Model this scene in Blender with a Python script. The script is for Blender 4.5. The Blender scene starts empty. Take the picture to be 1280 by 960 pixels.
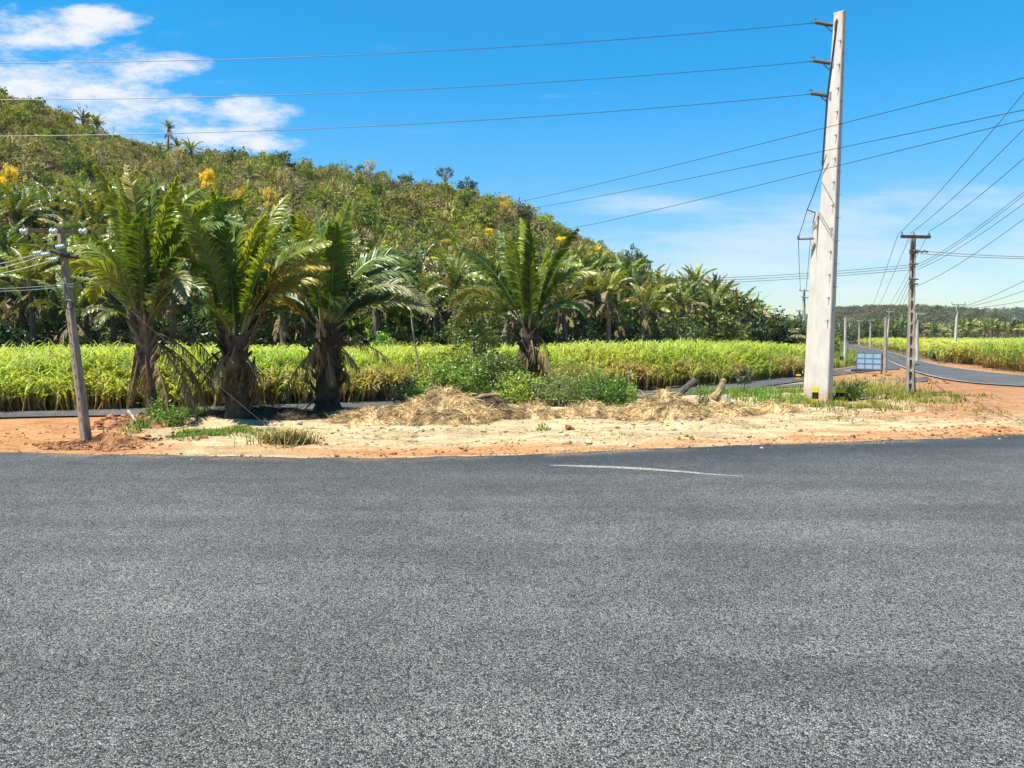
import bpy, math, random
import numpy as np
from mathutils import Vector

random.seed(7)
RNG = np.random.default_rng(11)
sc = bpy.context.scene
COL = sc.collection
R = math.radians

# ------------------------------------------------------------------ camera model
EYE, HOR, FPX = 2.4, 424.0, 960.0
PITCH = math.atan((480 - HOR) / FPX)
CP, SP = math.cos(PITCH), math.sin(PITCH)


def ray(px, py):
    u, v = (px - 640) / FPX, (480 - py) / FPX
    return np.array([u, CP + v * SP, -SP + v * CP])


def at(px, py, Y):
    d = ray(px, py)
    t = Y / d[1]
    return np.array([d[0] * t, Y, EYE + d[2] * t])


def sstep(a, b, x):
    t = np.clip((np.asarray(x, float) - a) / (b - a), 0, 1)
    return t * t * (3 - 2 * t)


def gz(x, y):
    return 1.6 * sstep(110, 340, y)


def G(px, py):
    """point of the (smooth) ground seen at a photo pixel"""
    d = ray(px, py)
    Y = 10.0
    z = 0.0
    for _ in range(60):
        t = (EYE - z) / max(-d[2], 1e-4)
        Yn = min(d[1] * t, 900)
        Y = 0.5 * Y + 0.5 * Yn
        z = float(gz(0, Y))
    t = Y / d[1]
    return np.array([d[0] * t, Y, z])


# ------------------------------------------------------------------ noise
def _hash(ix, iy, s):
    n = (ix * 374761393 + iy * 668265263 + s * 974711) & 0x7fffffff
    n = ((n ^ (n >> 13)) * 1274126177) & 0x7fffffff
    return ((n ^ (n >> 16)) & 0xffff) / 65535.0


def vnoise(x, y, s=0):
    x = np.asarray(x, float)
    y = np.asarray(y, float)
    ix, iy = np.floor(x).astype(np.int64), np.floor(y).astype(np.int64)
    fx, fy = x - ix, y - iy
    fx, fy = fx * fx * (3 - 2 * fx), fy * fy * (3 - 2 * fy)
    a, b = _hash(ix, iy, s), _hash(ix + 1, iy, s)
    c, d = _hash(ix, iy + 1, s), _hash(ix + 1, iy + 1, s)
    return (a * (1 - fx) + b * fx) * (1 - fy) + (c * (1 - fx) + d * fx) * fy


def fbm(x, y, o=4, s=0):
    r, a, f = 0, 0.5, 1.0
    for k in range(o):
        r = r + a * vnoise(np.asarray(x) * f, np.asarray(y) * f, s + k * 17)
        a *= 0.5
        f *= 2.03
    return r


# ------------------------------------------------------------------ mesh builder
class MB:
    def __init__(self):
        self.v, self.c, self.f, self.fm = [], [], [], []
        self.n = 0

    def add(self, v, f, col=(0.5, 0.5, 0.5), mat=0):
        v = np.asarray(v, float).reshape(-1, 3)
        col = np.asarray(col, float)
        if col.ndim == 1:
            col = np.tile(col, (len(v), 1))
        self.v.append(v)
        self.c.append(col)
        if isinstance(f, np.ndarray):
            f = [f]
        else:
            k = {}
            for q in f:
                k.setdefault(len(q), []).append(q)
            f = [np.array(x, np.int64) for x in k.values()]
        for a in f:
            if len(a):
                self.f.append(a + self.n)
                self.fm.append(mat)
        self.n += len(v)
        return self

    def arrays(self):
        return np.concatenate(self.v), np.concatenate(self.c)

    def mesh(self, name, mats, offset=(0, 0, 0), smooth=False):
        me = bpy.data.meshes.new(name)
        v, c = self.arrays()
        v = v - np.asarray(offset)
        me.vertices.add(len(v))
        me.vertices.foreach_set('co', v.astype(np.float32).ravel())
        li = np.concatenate([a.ravel() for a in self.f])
        cnt = np.concatenate([np.full(len(a), a.shape[1]) for a in self.f])
        mi = np.concatenate([np.full(len(a), m) for a, m in zip(self.f, self.fm)])
        st = np.concatenate([[0], np.cumsum(cnt)[:-1]])
        me.loops.add(len(li))
        me.loops.foreach_set('vertex_index', li.astype(np.int32))
        me.polygons.add(len(cnt))
        me.polygons.foreach_set('loop_start', st.astype(np.int32))
        me.polygons.foreach_set('loop_total', cnt.astype(np.int32))
        me.polygons.foreach_set('material_index', mi.astype(np.int32))
        me.polygons.foreach_set('use_smooth', np.full(len(cnt), smooth))
        at_ = me.attributes.new('col', 'FLOAT_COLOR', 'POINT')
        at_.data.foreach_set('color', np.concatenate([c, np.ones((len(c), 1))], 1).astype(np.float32).ravel())
        for m in (mats if isinstance(mats, (list, tuple)) else [mats]):
            me.materials.append(m)
        me.update(calc_edges=True)
        return me

    def obj(self, name, mats, parent=None, loc=(0, 0, 0), smooth=False):
        """world-space vertices; the object's origin is put at loc (or at its parent's)"""
        if parent is not None:
            off = np.array(parent['_o'])
            if parent.get('_pp'):
                pass
        else:
            off = np.array(loc, float)
        o = bpy.data.objects.new(name, self.mesh(name, mats, off, smooth))
        COL.objects.link(o)
        if parent is not None:
            o.parent = parent
        else:
            o.location = off
        o['_o'] = [float(q) for q in off]
        return o


def thing(name, label, cat, loc, group=None):
    o = bpy.data.objects.new(name, None)
    o.empty_display_size = 0.3
    COL.objects.link(o)
    o.location = [float(q) for q in loc]
    o['_o'] = [float(q) for q in loc]
    return tag(o, label, cat, group)


def tag(o, label, cat, group=None, kind=None):
    o['label'] = label
    o['category'] = cat
    if group:
        o['group'] = group
    if kind:
        o['kind'] = kind
    return o


def struct(o, label=None):
    o['kind'] = 'structure'
    if label:
        o['label'] = label
    return o


def frame_of(t):
    t = t / np.linalg.norm(t)
    up = np.array([0, 0, 1.0]) if abs(t[2]) < 0.95 else np.array([1.0, 0, 0])
    a = np.cross(up, t)
    a /= np.linalg.norm(a)
    return a, np.cross(t, a)


def tube(mb, pts, rad, n=6, col=(0.5, 0.5, 0.5), mat=0, cap=True):
    pts = np.asarray(pts, float)
    m = len(pts)
    rad = np.full(m, rad) if np.isscalar(rad) else np.asarray(rad, float)
    V = []
    for i in range(m):
        t = pts[min(i + 1, m - 1)] - pts[max(i - 1, 0)]
        a, b = frame_of(t)
        th = np.arange(n) * 2 * math.pi / n
        V.append(pts[i] + rad[i] * (np.cos(th)[:, None] * a + np.sin(th)[:, None] * b))
    V = np.concatenate(V)
    i, j = np.meshgrid(np.arange(m - 1), np.arange(n), indexing='ij')
    i, j = i.ravel(), j.ravel()
    F = [np.stack([i * n + j, i * n + (j + 1) % n, (i + 1) * n + (j + 1) % n, (i + 1) * n + j], 1)]
    if cap:
        F.append(np.array([list(range(n))[::-1]]))
        F.append(np.array([list(range((m - 1) * n, m * n))]))
    c = np.asarray(col, float)
    if c.ndim == 2:
        c = np.repeat(c, n, axis=0)
    nb = mb.n
    mb.v.append(V)
    mb.c.append(np.tile(c, (len(V), 1)) if c.ndim == 1 else c)
    for a in F:
        mb.f.append(a + nb)
        mb.fm.append(mat)
    mb.n += len(V)


def box(mb, c, s, rotz=0.0, col=(0.5, 0.5, 0.5), mat=0, axes=None):
    c, s = np.asarray(c, float), np.asarray(s, float) / 2
    if axes is None:
        ca, sa = math.cos(rotz), math.sin(rotz)
        axes = np.array([[ca, sa, 0], [-sa, ca, 0], [0, 0, 1]])
    q = np.array([[x, y, z] for z in (-1, 1) for y in (-1, 1) for x in (-1, 1)]) * s
    F = np.array([[0, 2, 3, 1], [4, 5, 7, 6], [0, 1, 5, 4], [2, 6, 7, 3], [0, 4, 6, 2], [1, 3, 7, 5]])
    mb.add(c + q @ axes, F, col, mat)


def loft(mb, sec0, sec1, p0, p1, ax, ay, col=(0.5, 0.5, 0.5), mat=0, levels=2):
    """loft a 2-D section from p0 to p1, ax/ay the section's axes in the world"""
    n = len(sec0)
    V = []
    for k in range(levels):
        t = k / (levels - 1)
        s = np.asarray(sec0) * (1 - t) + np.asarray(sec1) * t
        V.append(p0 * (1 - t) + p1 * t + s[:, :1] * ax + s[:, 1:] * ay)
    F = []
    for k in range(levels - 1):
        for j in range(n):
            F.append([k * n + j, k * n + (j + 1) % n, (k + 1) * n + (j + 1) % n, (k + 1) * n + j])
    F.append(list(range(n))[::-1])
    F.append(list(range((levels - 1) * n, levels * n)))
    mb.add(np.concatenate(V), F, col, mat)


def grid_faces(nu, nv):
    i, j = np.meshgrid(np.arange(nu - 1), np.arange(nv - 1), indexing='ij')
    i, j = i.ravel(), j.ravel()
    return np.stack([i * nv + j, (i + 1) * nv + j, (i + 1) * nv + j + 1, i * nv + j + 1], 1)


# ------------------------------------------------------------------ materials
def newmat(name):
    m = bpy.data.materials.new(name)
    m.use_nodes = True
    nt = m.node_tree
    b = nt.nodes['Principled BSDF']
    return m, nt, nt.nodes, nt.links, b


def N(nt, typ, **kw):
    n = nt.nodes.new(typ)
    for k, v in kw.items():
        if k in ('operation', 'blend_type', 'data_type', 'attribute_name', 'feature', 'noise_dimensions', 'sky_type', 'use_clamp', 'distance', 'interpolation_type', 'clamp'):
            setattr(n, k, v)
        else:
            n.inputs[k.replace('_', ' ')].default_value = v
    return n


def mixc(nt, fac, a, b, mode='MIX'):
    m = nt.nodes.new('ShaderNodeMix')
    m.data_type = 'RGBA'
    m.blend_type = mode
    for s, val in ((0, fac), (6, a), (7, b)):
        if hasattr(val, 'is_output'):
            nt.links.new(val, m.inputs[s])
        elif val is not None:
            m.inputs[s].default_value = (*val, 1) if s and len(val) == 3 else val
    return m.outputs[2]


def mathn(nt, op, a, b=None, clamp=False):
    m = nt.nodes.new('ShaderNodeMath')
    m.operation = op
    m.use_clamp = clamp
    for s, val in ((0, a), (1, b)):
        if val is None:
            continue
        if hasattr(val, 'is_output'):
            nt.links.new(val, m.inputs[s])
        else:
            m.inputs[s].default_value = val
    return m.outputs[0]


def maprange(nt, v, a, b, c=0.0, d=1.0, smooth=True):
    m = nt.nodes.new('ShaderNodeMapRange')
    if smooth:
        m.interpolation_type = 'SMOOTHSTEP'
    nt.links.new(v, m.inputs[0])
    for i, x in enumerate((a, b, c, d)):
        m.inputs[i + 1].default_value = x
    return m.outputs[0]


def objco(nt):
    return nt.nodes.new('ShaderNodeNewGeometry').outputs['Position']


def noise(nt, co, scale, detail=4, rough=0.55):
    n = nt.nodes.new('ShaderNodeTexNoise')
    nt.links.new(co, n.inputs['Vector'])
    n.inputs['Scale'].default_value = scale
    n.inputs['Detail'].default_value = detail
    n.inputs['Roughness'].default_value = rough
    return n.outputs['Fac']


def foliage(name, trans=0.3, rough=0.5, spec=0.35, vary=0.0):
    m, nt, ns, L, b = newmat(name)
    a = N(nt, 'ShaderNodeAttribute', attribute_name='col')
    col = a.outputs['Color']
    if vary:
        oi = ns.new('ShaderNodeObjectInfo')
        h = ns.new('ShaderNodeHueSaturation')
        L.new(maprange(nt, oi.outputs['Random'], 0, 1, 0.5 - 0.035 * vary, 0.5 + 0.03 * vary, False), h.inputs['Hue'])
        w = N(nt, 'ShaderNodeTexWhiteNoise', noise_dimensions='1D')
        L.new(oi.outputs['Random'], w.inputs['W'])
        L.new(maprange(nt, w.outputs['Value'], 0, 1, 1 - 0.4 * vary, 1 + 0.4 * vary, False), h.inputs['Value'])
        L.new(col, h.inputs['Color'])
        col = h.outputs['Color']
    L.new(col, b.inputs['Base Color'])
    b.inputs['Roughness'].default_value = rough
    b.inputs['Specular IOR Level'].default_value = spec
    if trans:
        t = ns.new('ShaderNodeBsdfTranslucent')
        L.new(mixc(nt, 1.0, col, (1.5, 1.35, 0.45), 'MULTIPLY'), t.inputs['Color'])
        mx = ns.new('ShaderNodeMixShader')
        mx.inputs[0].default_value = trans
        L.new(b.outputs[0], mx.inputs[1])
        L.new(t.outputs[0], mx.inputs[2])
        L.new(mx.outputs[0], ns['Material Output'].inputs['Surface'])
    return m


M_LEAF = foliage('palm_leaf', 0.42, 0.38, 0.45)
M_FLEAF = foliage('forest_palm_leaf', 0.28, 0.36, 0.55, 0.9)
M_CANE = foliage('cane_leaf', 0.48, 0.5, 0.3)
M_SCRUB = foliage('scrub_leaf', 0.26, 0.75, 0.15)
M_BROAD = foliage('broad_leaf', 0.3, 0.42, 0.45, 0.5)
M_FLOWER = foliage('yellow_blossom', 0.3, 0.7, 0.2)
M_DRY = foliage('dry_fibre', 0.12, 0.8, 0.15)
M_GRASS = foliage('grass_blade', 0.35, 0.6, 0.25)


def rough_mat(name, base, dark, scale=6, bump=0.3, rough=0.9, attr=False, bscale=None, stretch=None):
    m, nt, ns, L, b = newmat(name)
    co = objco(nt)
    if stretch:
        mp = ns.new('ShaderNodeMapping')
        L.new(co, mp.inputs[0])
        mp.inputs['Scale'].default_value = stretch
        co = mp.outputs[0]
    n1 = noise(nt, co, scale, 6, 0.65)
    f = maprange(nt, n1, 0.3, 0.7)
    if attr:
        a = N(nt, 'ShaderNodeAttribute', attribute_name='col').outputs['Color']
        c = mixc(nt, f, mixc(nt, 1.0, a, dark, 'MULTIPLY'), a)
    else:
        c = mixc(nt, f, dark, base)
    L.new(c, b.inputs['Base Color'])
    b.inputs['Roughness'].default_value = rough
    b.inputs['Specular IOR Level'].default_value = 0.25
    if bump:
        bp = ns.new('ShaderNodeBump')
        bp.inputs['Strength'].default_value = bump
        bp.inputs['Distance'].default_value = 0.02
        L.new(noise(nt, co, bscale or scale * 5, 5, 0.7), bp.inputs['Height'])
        L.new(bp.outputs[0], b.inputs['Normal'])
    return m


M_CONC = rough_mat('pale_concrete', (0.49, 0.455, 0.41), (0.40, 0.37, 0.325), 2.4, 0.3, 0.85, stretch=(1.3, 1.3, 0.45))


def splash(m):
    # soil thrown up on the foot of the pole, and rust runs below the bolts
    nt = m.node_tree
    b = nt.nodes['Principled BSDF']
    src = b.inputs['Base Color'].links[0].from_socket
    co = objco(nt)
    sp = nt.nodes.new('ShaderNodeSeparateXYZ')
    nt.links.new(co, sp.inputs[0])
    hgt = mathn(nt, 'ADD', sp.outputs[2], mathn(nt, 'MULTIPLY', noise(nt, co, 4.0, 5, .7), -1.1))
    f = mathn(nt, 'MULTIPLY', maprange(nt, hgt, -.5, .35, 1.0, 0.0), .75)
    c = mixc(nt, f, src, (.36, .23, .13))
    mp = nt.nodes.new('ShaderNodeMapping')
    nt.links.new(co, mp.inputs[0])
    mp.inputs['Scale'].default_value = (9, 9, .35)
    st_ = maprange(nt, noise(nt, mp.outputs[0], 1.3, 5, .7), .60, .78, 0, .5)
    nt.links.new(mixc(nt, st_, c, (.24, .19, .14)), b.inputs['Base Color'])


splash(M_CONC)
M_CONC2 = rough_mat('weathered_concrete', (0.36, 0.32, 0.26), (0.17, 0.145, 0.11), 5.0, 0.4, 0.9, stretch=(2, 2, 0.5))
M_POLE = rough_mat('aged_grey_timber', (0.34, 0.27, 0.20), (0.17, 0.13, 0.09), 6.0, 0.5, 0.9, stretch=(3, 3, 0.5))
M_CONC3 = rough_mat('far_concrete', (0.46, 0.44, 0.40), (0.33, 0.31, 0.28), 2.0, 0.1, 0.9)
M_WOOD = rough_mat('dark_timber', (0.085, 0.06, 0.042), (0.035, 0.025, 0.018), 8, 0.4, 0.85, stretch=(1, 1, 1))
M_BARK = rough_mat('palm_bark', None, (0.45, 0.42, 0.4), 7, 0.7, 0.95, attr=True)
M_BARK2 = rough_mat('tree_bark', None, (0.6, 0.58, 0.55), 9, 0.4, 0.9, attr=True)
M_CLOD = rough_mat('soil_clod', None, (0.65, 0.6, 0.55), 9, 0.6, 0.95, attr=True)
M_PAINT = rough_mat('painted_marker', None, (0.6, 0.6, 0.6), 14, 0.2, 0.7, attr=True)


def plain(name, col, rough=0.5, metal=0.0):
    m, nt, ns, L, b = newmat(name)
    n1 = noise(nt, objco(nt), 12, 4)
    L.new(mixc(nt, maprange(nt, n1, 0.3, 0.7), tuple(0.75 * x for x in col), col), b.inputs['Base Color'])
    b.inputs['Roughness'].default_value = rough
    b.inputs['Metallic'].default_value = metal
    return m


M_STEEL = plain('galvanised_steel', (0.25, 0.25, 0.25), 0.45, 0.7)
M_WIRE = plain('cable_jacket', (0.02, 0.025, 0.028), 0.5)
M_ALU = plain('pale_cable', (0.42, 0.42, 0.4), 0.45, 0.3)
M_PORC = plain('grey_insulator', (0.10, 0.085, 0.075), 0.35)
M_GLASS = plain('pale_insulator', (0.62, 0.70, 0.68), 0.2)
M_PANEL = plain('bluish_panel', (0.22, 0.34, 0.46), 0.25, 0.0)
M_PFRAME = plain('panel_frame', (0.10, 0.13, 0.16), 0.5)
M_BLACK = plain('black_board', (0.012, 0.012, 0.013), 0.6)


# asphalt -------------------------------------------------------------------
def asphalt(name, scale, base, contrast, bump):
    m, nt, ns, L, b = newmat(name)
    co = objco(nt)
    v = ns.new('ShaderNodeTexVoronoi')
    v.inputs['Scale'].default_value = scale
    L.new(co, v.inputs['Vector'])
    v2 = ns.new('ShaderNodeTexVoronoi')
    v2.inputs['Scale'].default_value = scale * 0.47
    L.new(co, v2.inputs['Vector'])
    sep = ns.new('ShaderNodeSeparateColor')
    L.new(v.outputs['Color'], sep.inputs[0])
    sep2 = ns.new('ShaderNodeSeparateColor')
    L.new(v2.outputs['Color'], sep2.inputs[0])
    stone = mathn(nt, 'ADD', mathn(nt, 'MULTIPLY', mathn(nt, 'POWER', sep.outputs[0], 1.6), 0.75),
                  mathn(nt, 'MULTIPLY', mathn(nt, 'POWER', sep2.outputs[1], 2.5), 0.45))
    big = noise(nt, co, 0.35, 5, 0.6)
    mid = noise(nt, co, 2.2, 4, 0.6)
    lum = mathn(nt, 'ADD', mathn(nt, 'MULTIPLY', stone, contrast), 1.0 - contrast * 0.42)
    lum = mathn(nt, 'MULTIPLY', lum, maprange(nt, big, 0.3, 0.7, 0.84, 1.14))
    mpw = ns.new('ShaderNodeMapping')
    L.new(co, mpw.inputs[0])
    mpw.inputs['Rotation'].default_value = (0, 0, R(12))
    mpw.inputs['Scale'].default_value = (0.05, 0.55, 1)
    lum = mathn(nt, 'MULTIPLY', lum, maprange(nt, noise(nt, mpw.outputs[0], 1.6, 4, .55), 0.35, 0.65, 0.86, 1.1))
    lum = mathn(nt, 'MULTIPLY', lum, maprange(nt, mid, 0.3, 0.7, 0.92, 1.08))
    # pits between the stones: dark bitumen, with their shadow painted into the colour
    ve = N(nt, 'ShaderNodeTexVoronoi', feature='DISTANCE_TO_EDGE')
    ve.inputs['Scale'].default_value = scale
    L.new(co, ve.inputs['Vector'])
    pit_shade = maprange(nt, ve.outputs['Distance'], 0.02, 0.20, 0.12, 1.0)
    pit_shade = mathn(nt, 'MULTIPLY', pit_shade, maprange(nt, sep.outputs[1], 0.14, 0.30, 0.16, 1.0))
    lum = mathn(nt, 'MULTIPLY', lum, pit_shade)
    # open voids with shade painted into their colour, and pale chips, several sizes
    for s_, lo, hi, amt in ((46, .50, .80, .92), (27, .60, .9, .8), (12, .66, .92, .62)):
        v3 = ns.new('ShaderNodeTexVoronoi')
        v3.inputs['Scale'].default_value = s_
        L.new(co, v3.inputs['Vector'])
        s3 = ns.new('ShaderNodeSeparateColor')
        L.new(v3.outputs['Color'], s3.inputs[0])
        core = maprange(nt, v3.outputs['Distance'], .12, .34, 1.0, 0.0)
        hole_shade = mathn(nt, 'MULTIPLY', core, maprange(nt, s3.outputs[0], lo - .12, hi))
        chip = mathn(nt, 'MULTIPLY', core, maprange(nt, s3.outputs[1], lo + .2, hi + .15, 0.0, .5))
        lum = mathn(nt, 'MULTIPLY', lum, mathn(nt, 'SUBTRACT', 1.0, mathn(nt, 'MULTIPLY', hole_shade, amt)))
        lum = mathn(nt, 'MULTIPLY', lum, mathn(nt, 'ADD', 1.0, mathn(nt, 'MULTIPLY', chip, amt)))
    lum = mathn(nt, 'MAXIMUM', lum, 0.10)
    a = N(nt, 'ShaderNodeAttribute', attribute_name='col')
    c = mixc(nt, 1.0, a.outputs['Color'], base, 'MULTIPLY')
    cc = ns.new('ShaderNodeCombineColor')
    for k in range(3):
        L.new(lum, cc.inputs[k])
    c = mixc(nt, 1.0, c, cc.outputs[0], 'MULTIPLY')
    L.new(c, b.inputs['Base Color'])
    b.inputs['Roughness'].default_value = 0.75
    b.inputs['Specular IOR Level'].default_value = 0.2
    bp = ns.new('ShaderNodeBump')
    bp.inputs['Strength'].default_value = bump
    bp.inputs['Distance'].default_value = 0.012
    h = mathn(nt, 'ADD', mathn(nt, 'MULTIPLY', v.outputs['Distance'], -1.0), mathn(nt, 'MULTIPLY', sep.outputs[2], 0.8))
    h = mathn(nt, 'ADD', h, mathn(nt, 'MULTIPLY', v2.outputs['Distance'], -0.8))
    L.new(h, bp.inputs['Height'])
    L.new(bp.outputs[0], b.inputs['Normal'])
    return m


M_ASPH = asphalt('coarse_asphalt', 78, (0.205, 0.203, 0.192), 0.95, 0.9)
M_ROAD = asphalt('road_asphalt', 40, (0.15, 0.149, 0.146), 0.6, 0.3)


def soil():
    m, nt, ns, L, b = newmat('sandy_soil')
    co = objco(nt)
    a = N(nt, 'ShaderNodeAttribute', attribute_name='col').outputs['Color']
    f1 = maprange(nt, noise(nt, co, 1.3, 8, 0.7), 0.3, 0.7, 0.72, 1.12)
    f2 = maprange(nt, noise(nt, co, 14, 6, 0.75), 0.35, 0.65, 0.68, 1.12)
    mp = ns.new('ShaderNodeMapping')
    L.new(co, mp.inputs[0])
    mp.inputs['Scale'].default_value = (0.35, 2.6, 1)
    f3 = maprange(nt, noise(nt, mp.outputs[0], 1.5, 6, 0.7), 0.3, 0.7, 0.74, 1.1)
    f = mathn(nt, 'MULTIPLY', mathn(nt, 'MULTIPLY', f1, f2), f3)
    cc = ns.new('ShaderNodeCombineColor')
    for k in range(3):
        L.new(f, cc.inputs[k])
    L.new(mixc(nt, 1.0, a, cc.outputs[0], 'MULTIPLY'), b.inputs['Base Color'])
    b.inputs['Roughness'].default_value = 0.97
    b.inputs['Specular IOR Level'].default_value = 0.1
    bp = ns.new('ShaderNodeBump')
    bp.inputs['Strength'].default_value = 0.8
    bp.inputs['Distance'].default_value = 0.06
    L.new(mathn(nt, 'ADD', noise(nt, co, 5, 8, 0.75), mathn(nt, 'MULTIPLY', noise(nt, co, 26, 4, 0.7), 0.4)), bp.inputs['Height'])
    L.new(bp.outputs[0], b.inputs['Normal'])
    return m


M_SOIL = soil()


def worn_line(name, col, lo, hi):
    m, nt, ns, L, b = newmat(name)
    L.new(mixc(nt, maprange(nt, noise(nt, objco(nt), 20, 5), .3, .7), tuple(0.7 * c for c in col), col), b.inputs['Base Color'])
    b.inputs['Roughness'].default_value = 0.9
    tr = ns.new('ShaderNodeBsdfTransparent')
    mx = ns.new('ShaderNodeMixShader')
    L.new(maprange(nt, noise(nt, objco(nt), 45, 5, 0.75), lo, hi), mx.inputs[0])
    L.new(tr.outputs[0], mx.inputs[1])
    L.new(b.outputs[0], mx.inputs[2])
    L.new(mx.outputs[0], ns['Material Output'].inputs['Surface'])
    return m


M_CHALK = worn_line('chalk_dust', (0.42, 0.41, 0.36), 0.38, 0.64)
M_LINE = worn_line('edge_paint', (0.46, 0.41, 0.32), 0.38, 0.62)

# ------------------------------------------------------------------ the lie of the land
EDGE = np.array([G(*p)[:2] for p in [(-60, 567), (0, 567), (160, 570), (330, 573.5), (460, 574.5), (560, 573), (700, 568), (800, 563.5), (900, 559.5), (1000, 556), (1120, 551.5), (1200, 549), (1280, 545), (1340, 542.5)]])
s0 = (EDGE[1] - EDGE[0]) / (EDGE[1][0] - EDGE[0][0])
s1 = (EDGE[-1] - EDGE[-2]) / (EDGE[-1][0] - EDGE[-2][0])
EDGE = np.vstack([EDGE[0] - s0 * 60, EDGE, EDGE[-1] + s1 * 60])


def edgeY(x):
    return np.interp(x, EDGE[:, 0], EDGE[:, 1])


def resample(P, step):
    P = np.asarray(P, float)
    # Catmull-Rom through the points
    out = []
    n = len(P)
    for i in range(n - 1):
        p0, p1, p2, p3 = P[max(i - 1, 0)], P[i], P[i + 1], P[min(i + 2, n - 1)]
        k = max(2, int(np.linalg.norm(p2 - p1) / step))
        t = np.linspace(0, 1, k, endpoint=False)[:, None]
        m1, m2 = (p2 - p0) / 2, (p3 - p1) / 2
        out.append((2 * t**3 - 3 * t**2 + 1) * p1 + (t**3 - 2 * t**2 + t) * m1 + (-2 * t**3 + 3 * t**2) * p2 + (t**3 - t**2) * m2)
    out.append(P[-1:])
    return np.concatenate(out)


# back road (left) : near edge, far edge
BR = [((-220, 533), (-220, 522)), ((0, 524), (0, 517)), ((200, 520), (200, 512)), ((330, 517), (330, 508)), ((450, 513), (450, 504)), ((600, 506), (600, 498.5)), ((800, 498), (800, 489.5)), ((875, 493.5), (875, 483.5)), ((950, 484.5), (950, 476.5)), ((1005, 477), (1005, 469.5)), ((1045, 470), (1045, 462.5)), ((1085, 465), (1085, 457.5)), ((1125, 462), (1125, 452))]
BRN = np.array([G(*a)[:2] for a, b in BR])
BRF = np.array([G(*b)[:2] for a, b in BR])
MR_F = np.array([G(*p)[:2] for p in [(1500, 485), (1380, 477.5), (1280, 470), (1200, 461), (1155, 452), (1115, 441), (1080, 434), (1058, 430.2), (1040, 427.4), (1025, 425.6)]])
MR_N = np.array([G(*p)[:2] for p in [(1500, 496), (1380, 490), (1280, 484), (1222, 480.5), (1175, 474), (1138, 464), (1108, 452), (1082, 443.5), (1056, 435), (1040, 430.6), (1025, 427.4)]])


def roadNearY(x):
    return np.interp(x, BRN[:, 0], BRN[:, 1])


def roadFarY(x):
    return np.interp(x, BRF[:, 0], BRF[:, 1])


def micro(x, y):
    x, y = np.asarray(x, float), np.asarray(y, float)
    d0 = y - edgeY(x)
    d1 = np.minimum(roadNearY(np.minimum(x, 14)), 33.5) - y
    m = sstep(0.25, 1.4, d0) * sstep(0.25, 1.2, d1)
    z = (fbm(x * 0.55, y * 0.9, 4, 3) - 0.47) * 0.28 + (fbm(x * 3, y * 3, 3, 9) - 0.45) * 0.10
    z = z + (fbm(x * 0.13 + y * .05, y * 2.6 - x * .25, 3, 13) - 0.45) * 0.16
    # low spoil ridge along the back of the verge
    px = 640 + FPX * x / np.maximum(y, 1)
    ridge = np.exp(-((d1 - 1.6) / 1.1) ** 2) * 0.10 * sstep(60, 200, px) * (1 - sstep(1000, 1100, px))
    return m * (z + ridge)


def gh(x, y):
    return gz(x, y) + micro(x, y)


def soil_colour(x, y):
    px = 640 + FPX * x / np.maximum(y, 1)
    d0 = y - edgeY(x)
    nz = fbm(x * 0.8, y * 1.6, 5, 21)
    n2 = fbm(x * 0.25, y * 0.5, 4, 33)
    sand = np.array([0.47, 0.36, 0.205])
    orange = np.array([0.40, 0.185, 0.075])
    red = np.array([0.33, 0.165, 0.08])
    tan = np.array([0.28, 0.215, 0.12])
    fld = np.array([0.13, 0.10, 0.05])
    c = sand + (tan - sand) * sstep(0.48, 0.66, nz)[..., None] * 0.55
    # reddish strip just off the asphalt
    w = sstep(0.1, 0.5, d0) * (1 - sstep(0.9, 2.4, d0 + (n2 - 0.5) * 3)) * sstep(150, 500, px)
    c = c + (orange - c) * (w * sstep(0.28, 0.5, nz + 0.1))[..., None] * 0.85
    w = 1 - sstep(110, 260, px + (nz - 0.5) * 240)
    c = c + (orange - c) * (w * 0.9)[..., None]
    w = sstep(1060, 1180, px + (nz - 0.5) * 200) * sstep(2.5, 6, d0 + (n2 - .5) * 5)
    c = c + (red - c) * (w * 0.9)[..., None]
    w = sstep(900, 1050, px) * sstep(31, 36, y + (nz - .5) * 6)
    c = c + (red * 1.0 - c) * (w * 0.85)[..., None]
    w = np.where(x < 18, sstep(0.8, 2.0, y - roadFarY(x)), sstep(75, 110, y))
    c = c + (fld - c) * w[..., None]
    w = sstep(300, 700, y)
    c = c + (np.array([0.07, 0.085, 0.03]) - c) * w[..., None]
    return np.clip(c, 0.01, 1)


def build_ground():
    xs = np.concatenate([-np.geomspace(3500, 31, 22), np.arange(-30, 48, 0.16), np.geomspace(49, 3500, 24)])
    ys = np.concatenate([-np.geomspace(400, 6, 6), [-2, 2, 6, 9, 12], np.arange(14.5, 36, 0.11), np.arange(36, 60, 0.4), np.arange(60, 400, 6), np.geomspace(405, 7000, 16)])
    X, Y = np.meshgrid(xs, ys, indexing='ij')
    Z = gh(X, Y)
    Z = np.where(Y < edgeY(X) - 0.3, -0.03, Z)
    mb = MB()
    mb.add(np.stack([X, Y, Z], -1).reshape(-1, 3), grid_faces(len(xs), len(ys)), soil_colour(X, Y).reshape(-1, 3))
    o = mb.obj('ground', M_SOIL, smooth=True)
    struct(o, 'sandy orange soil between the asphalt and the cane fields')


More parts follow.
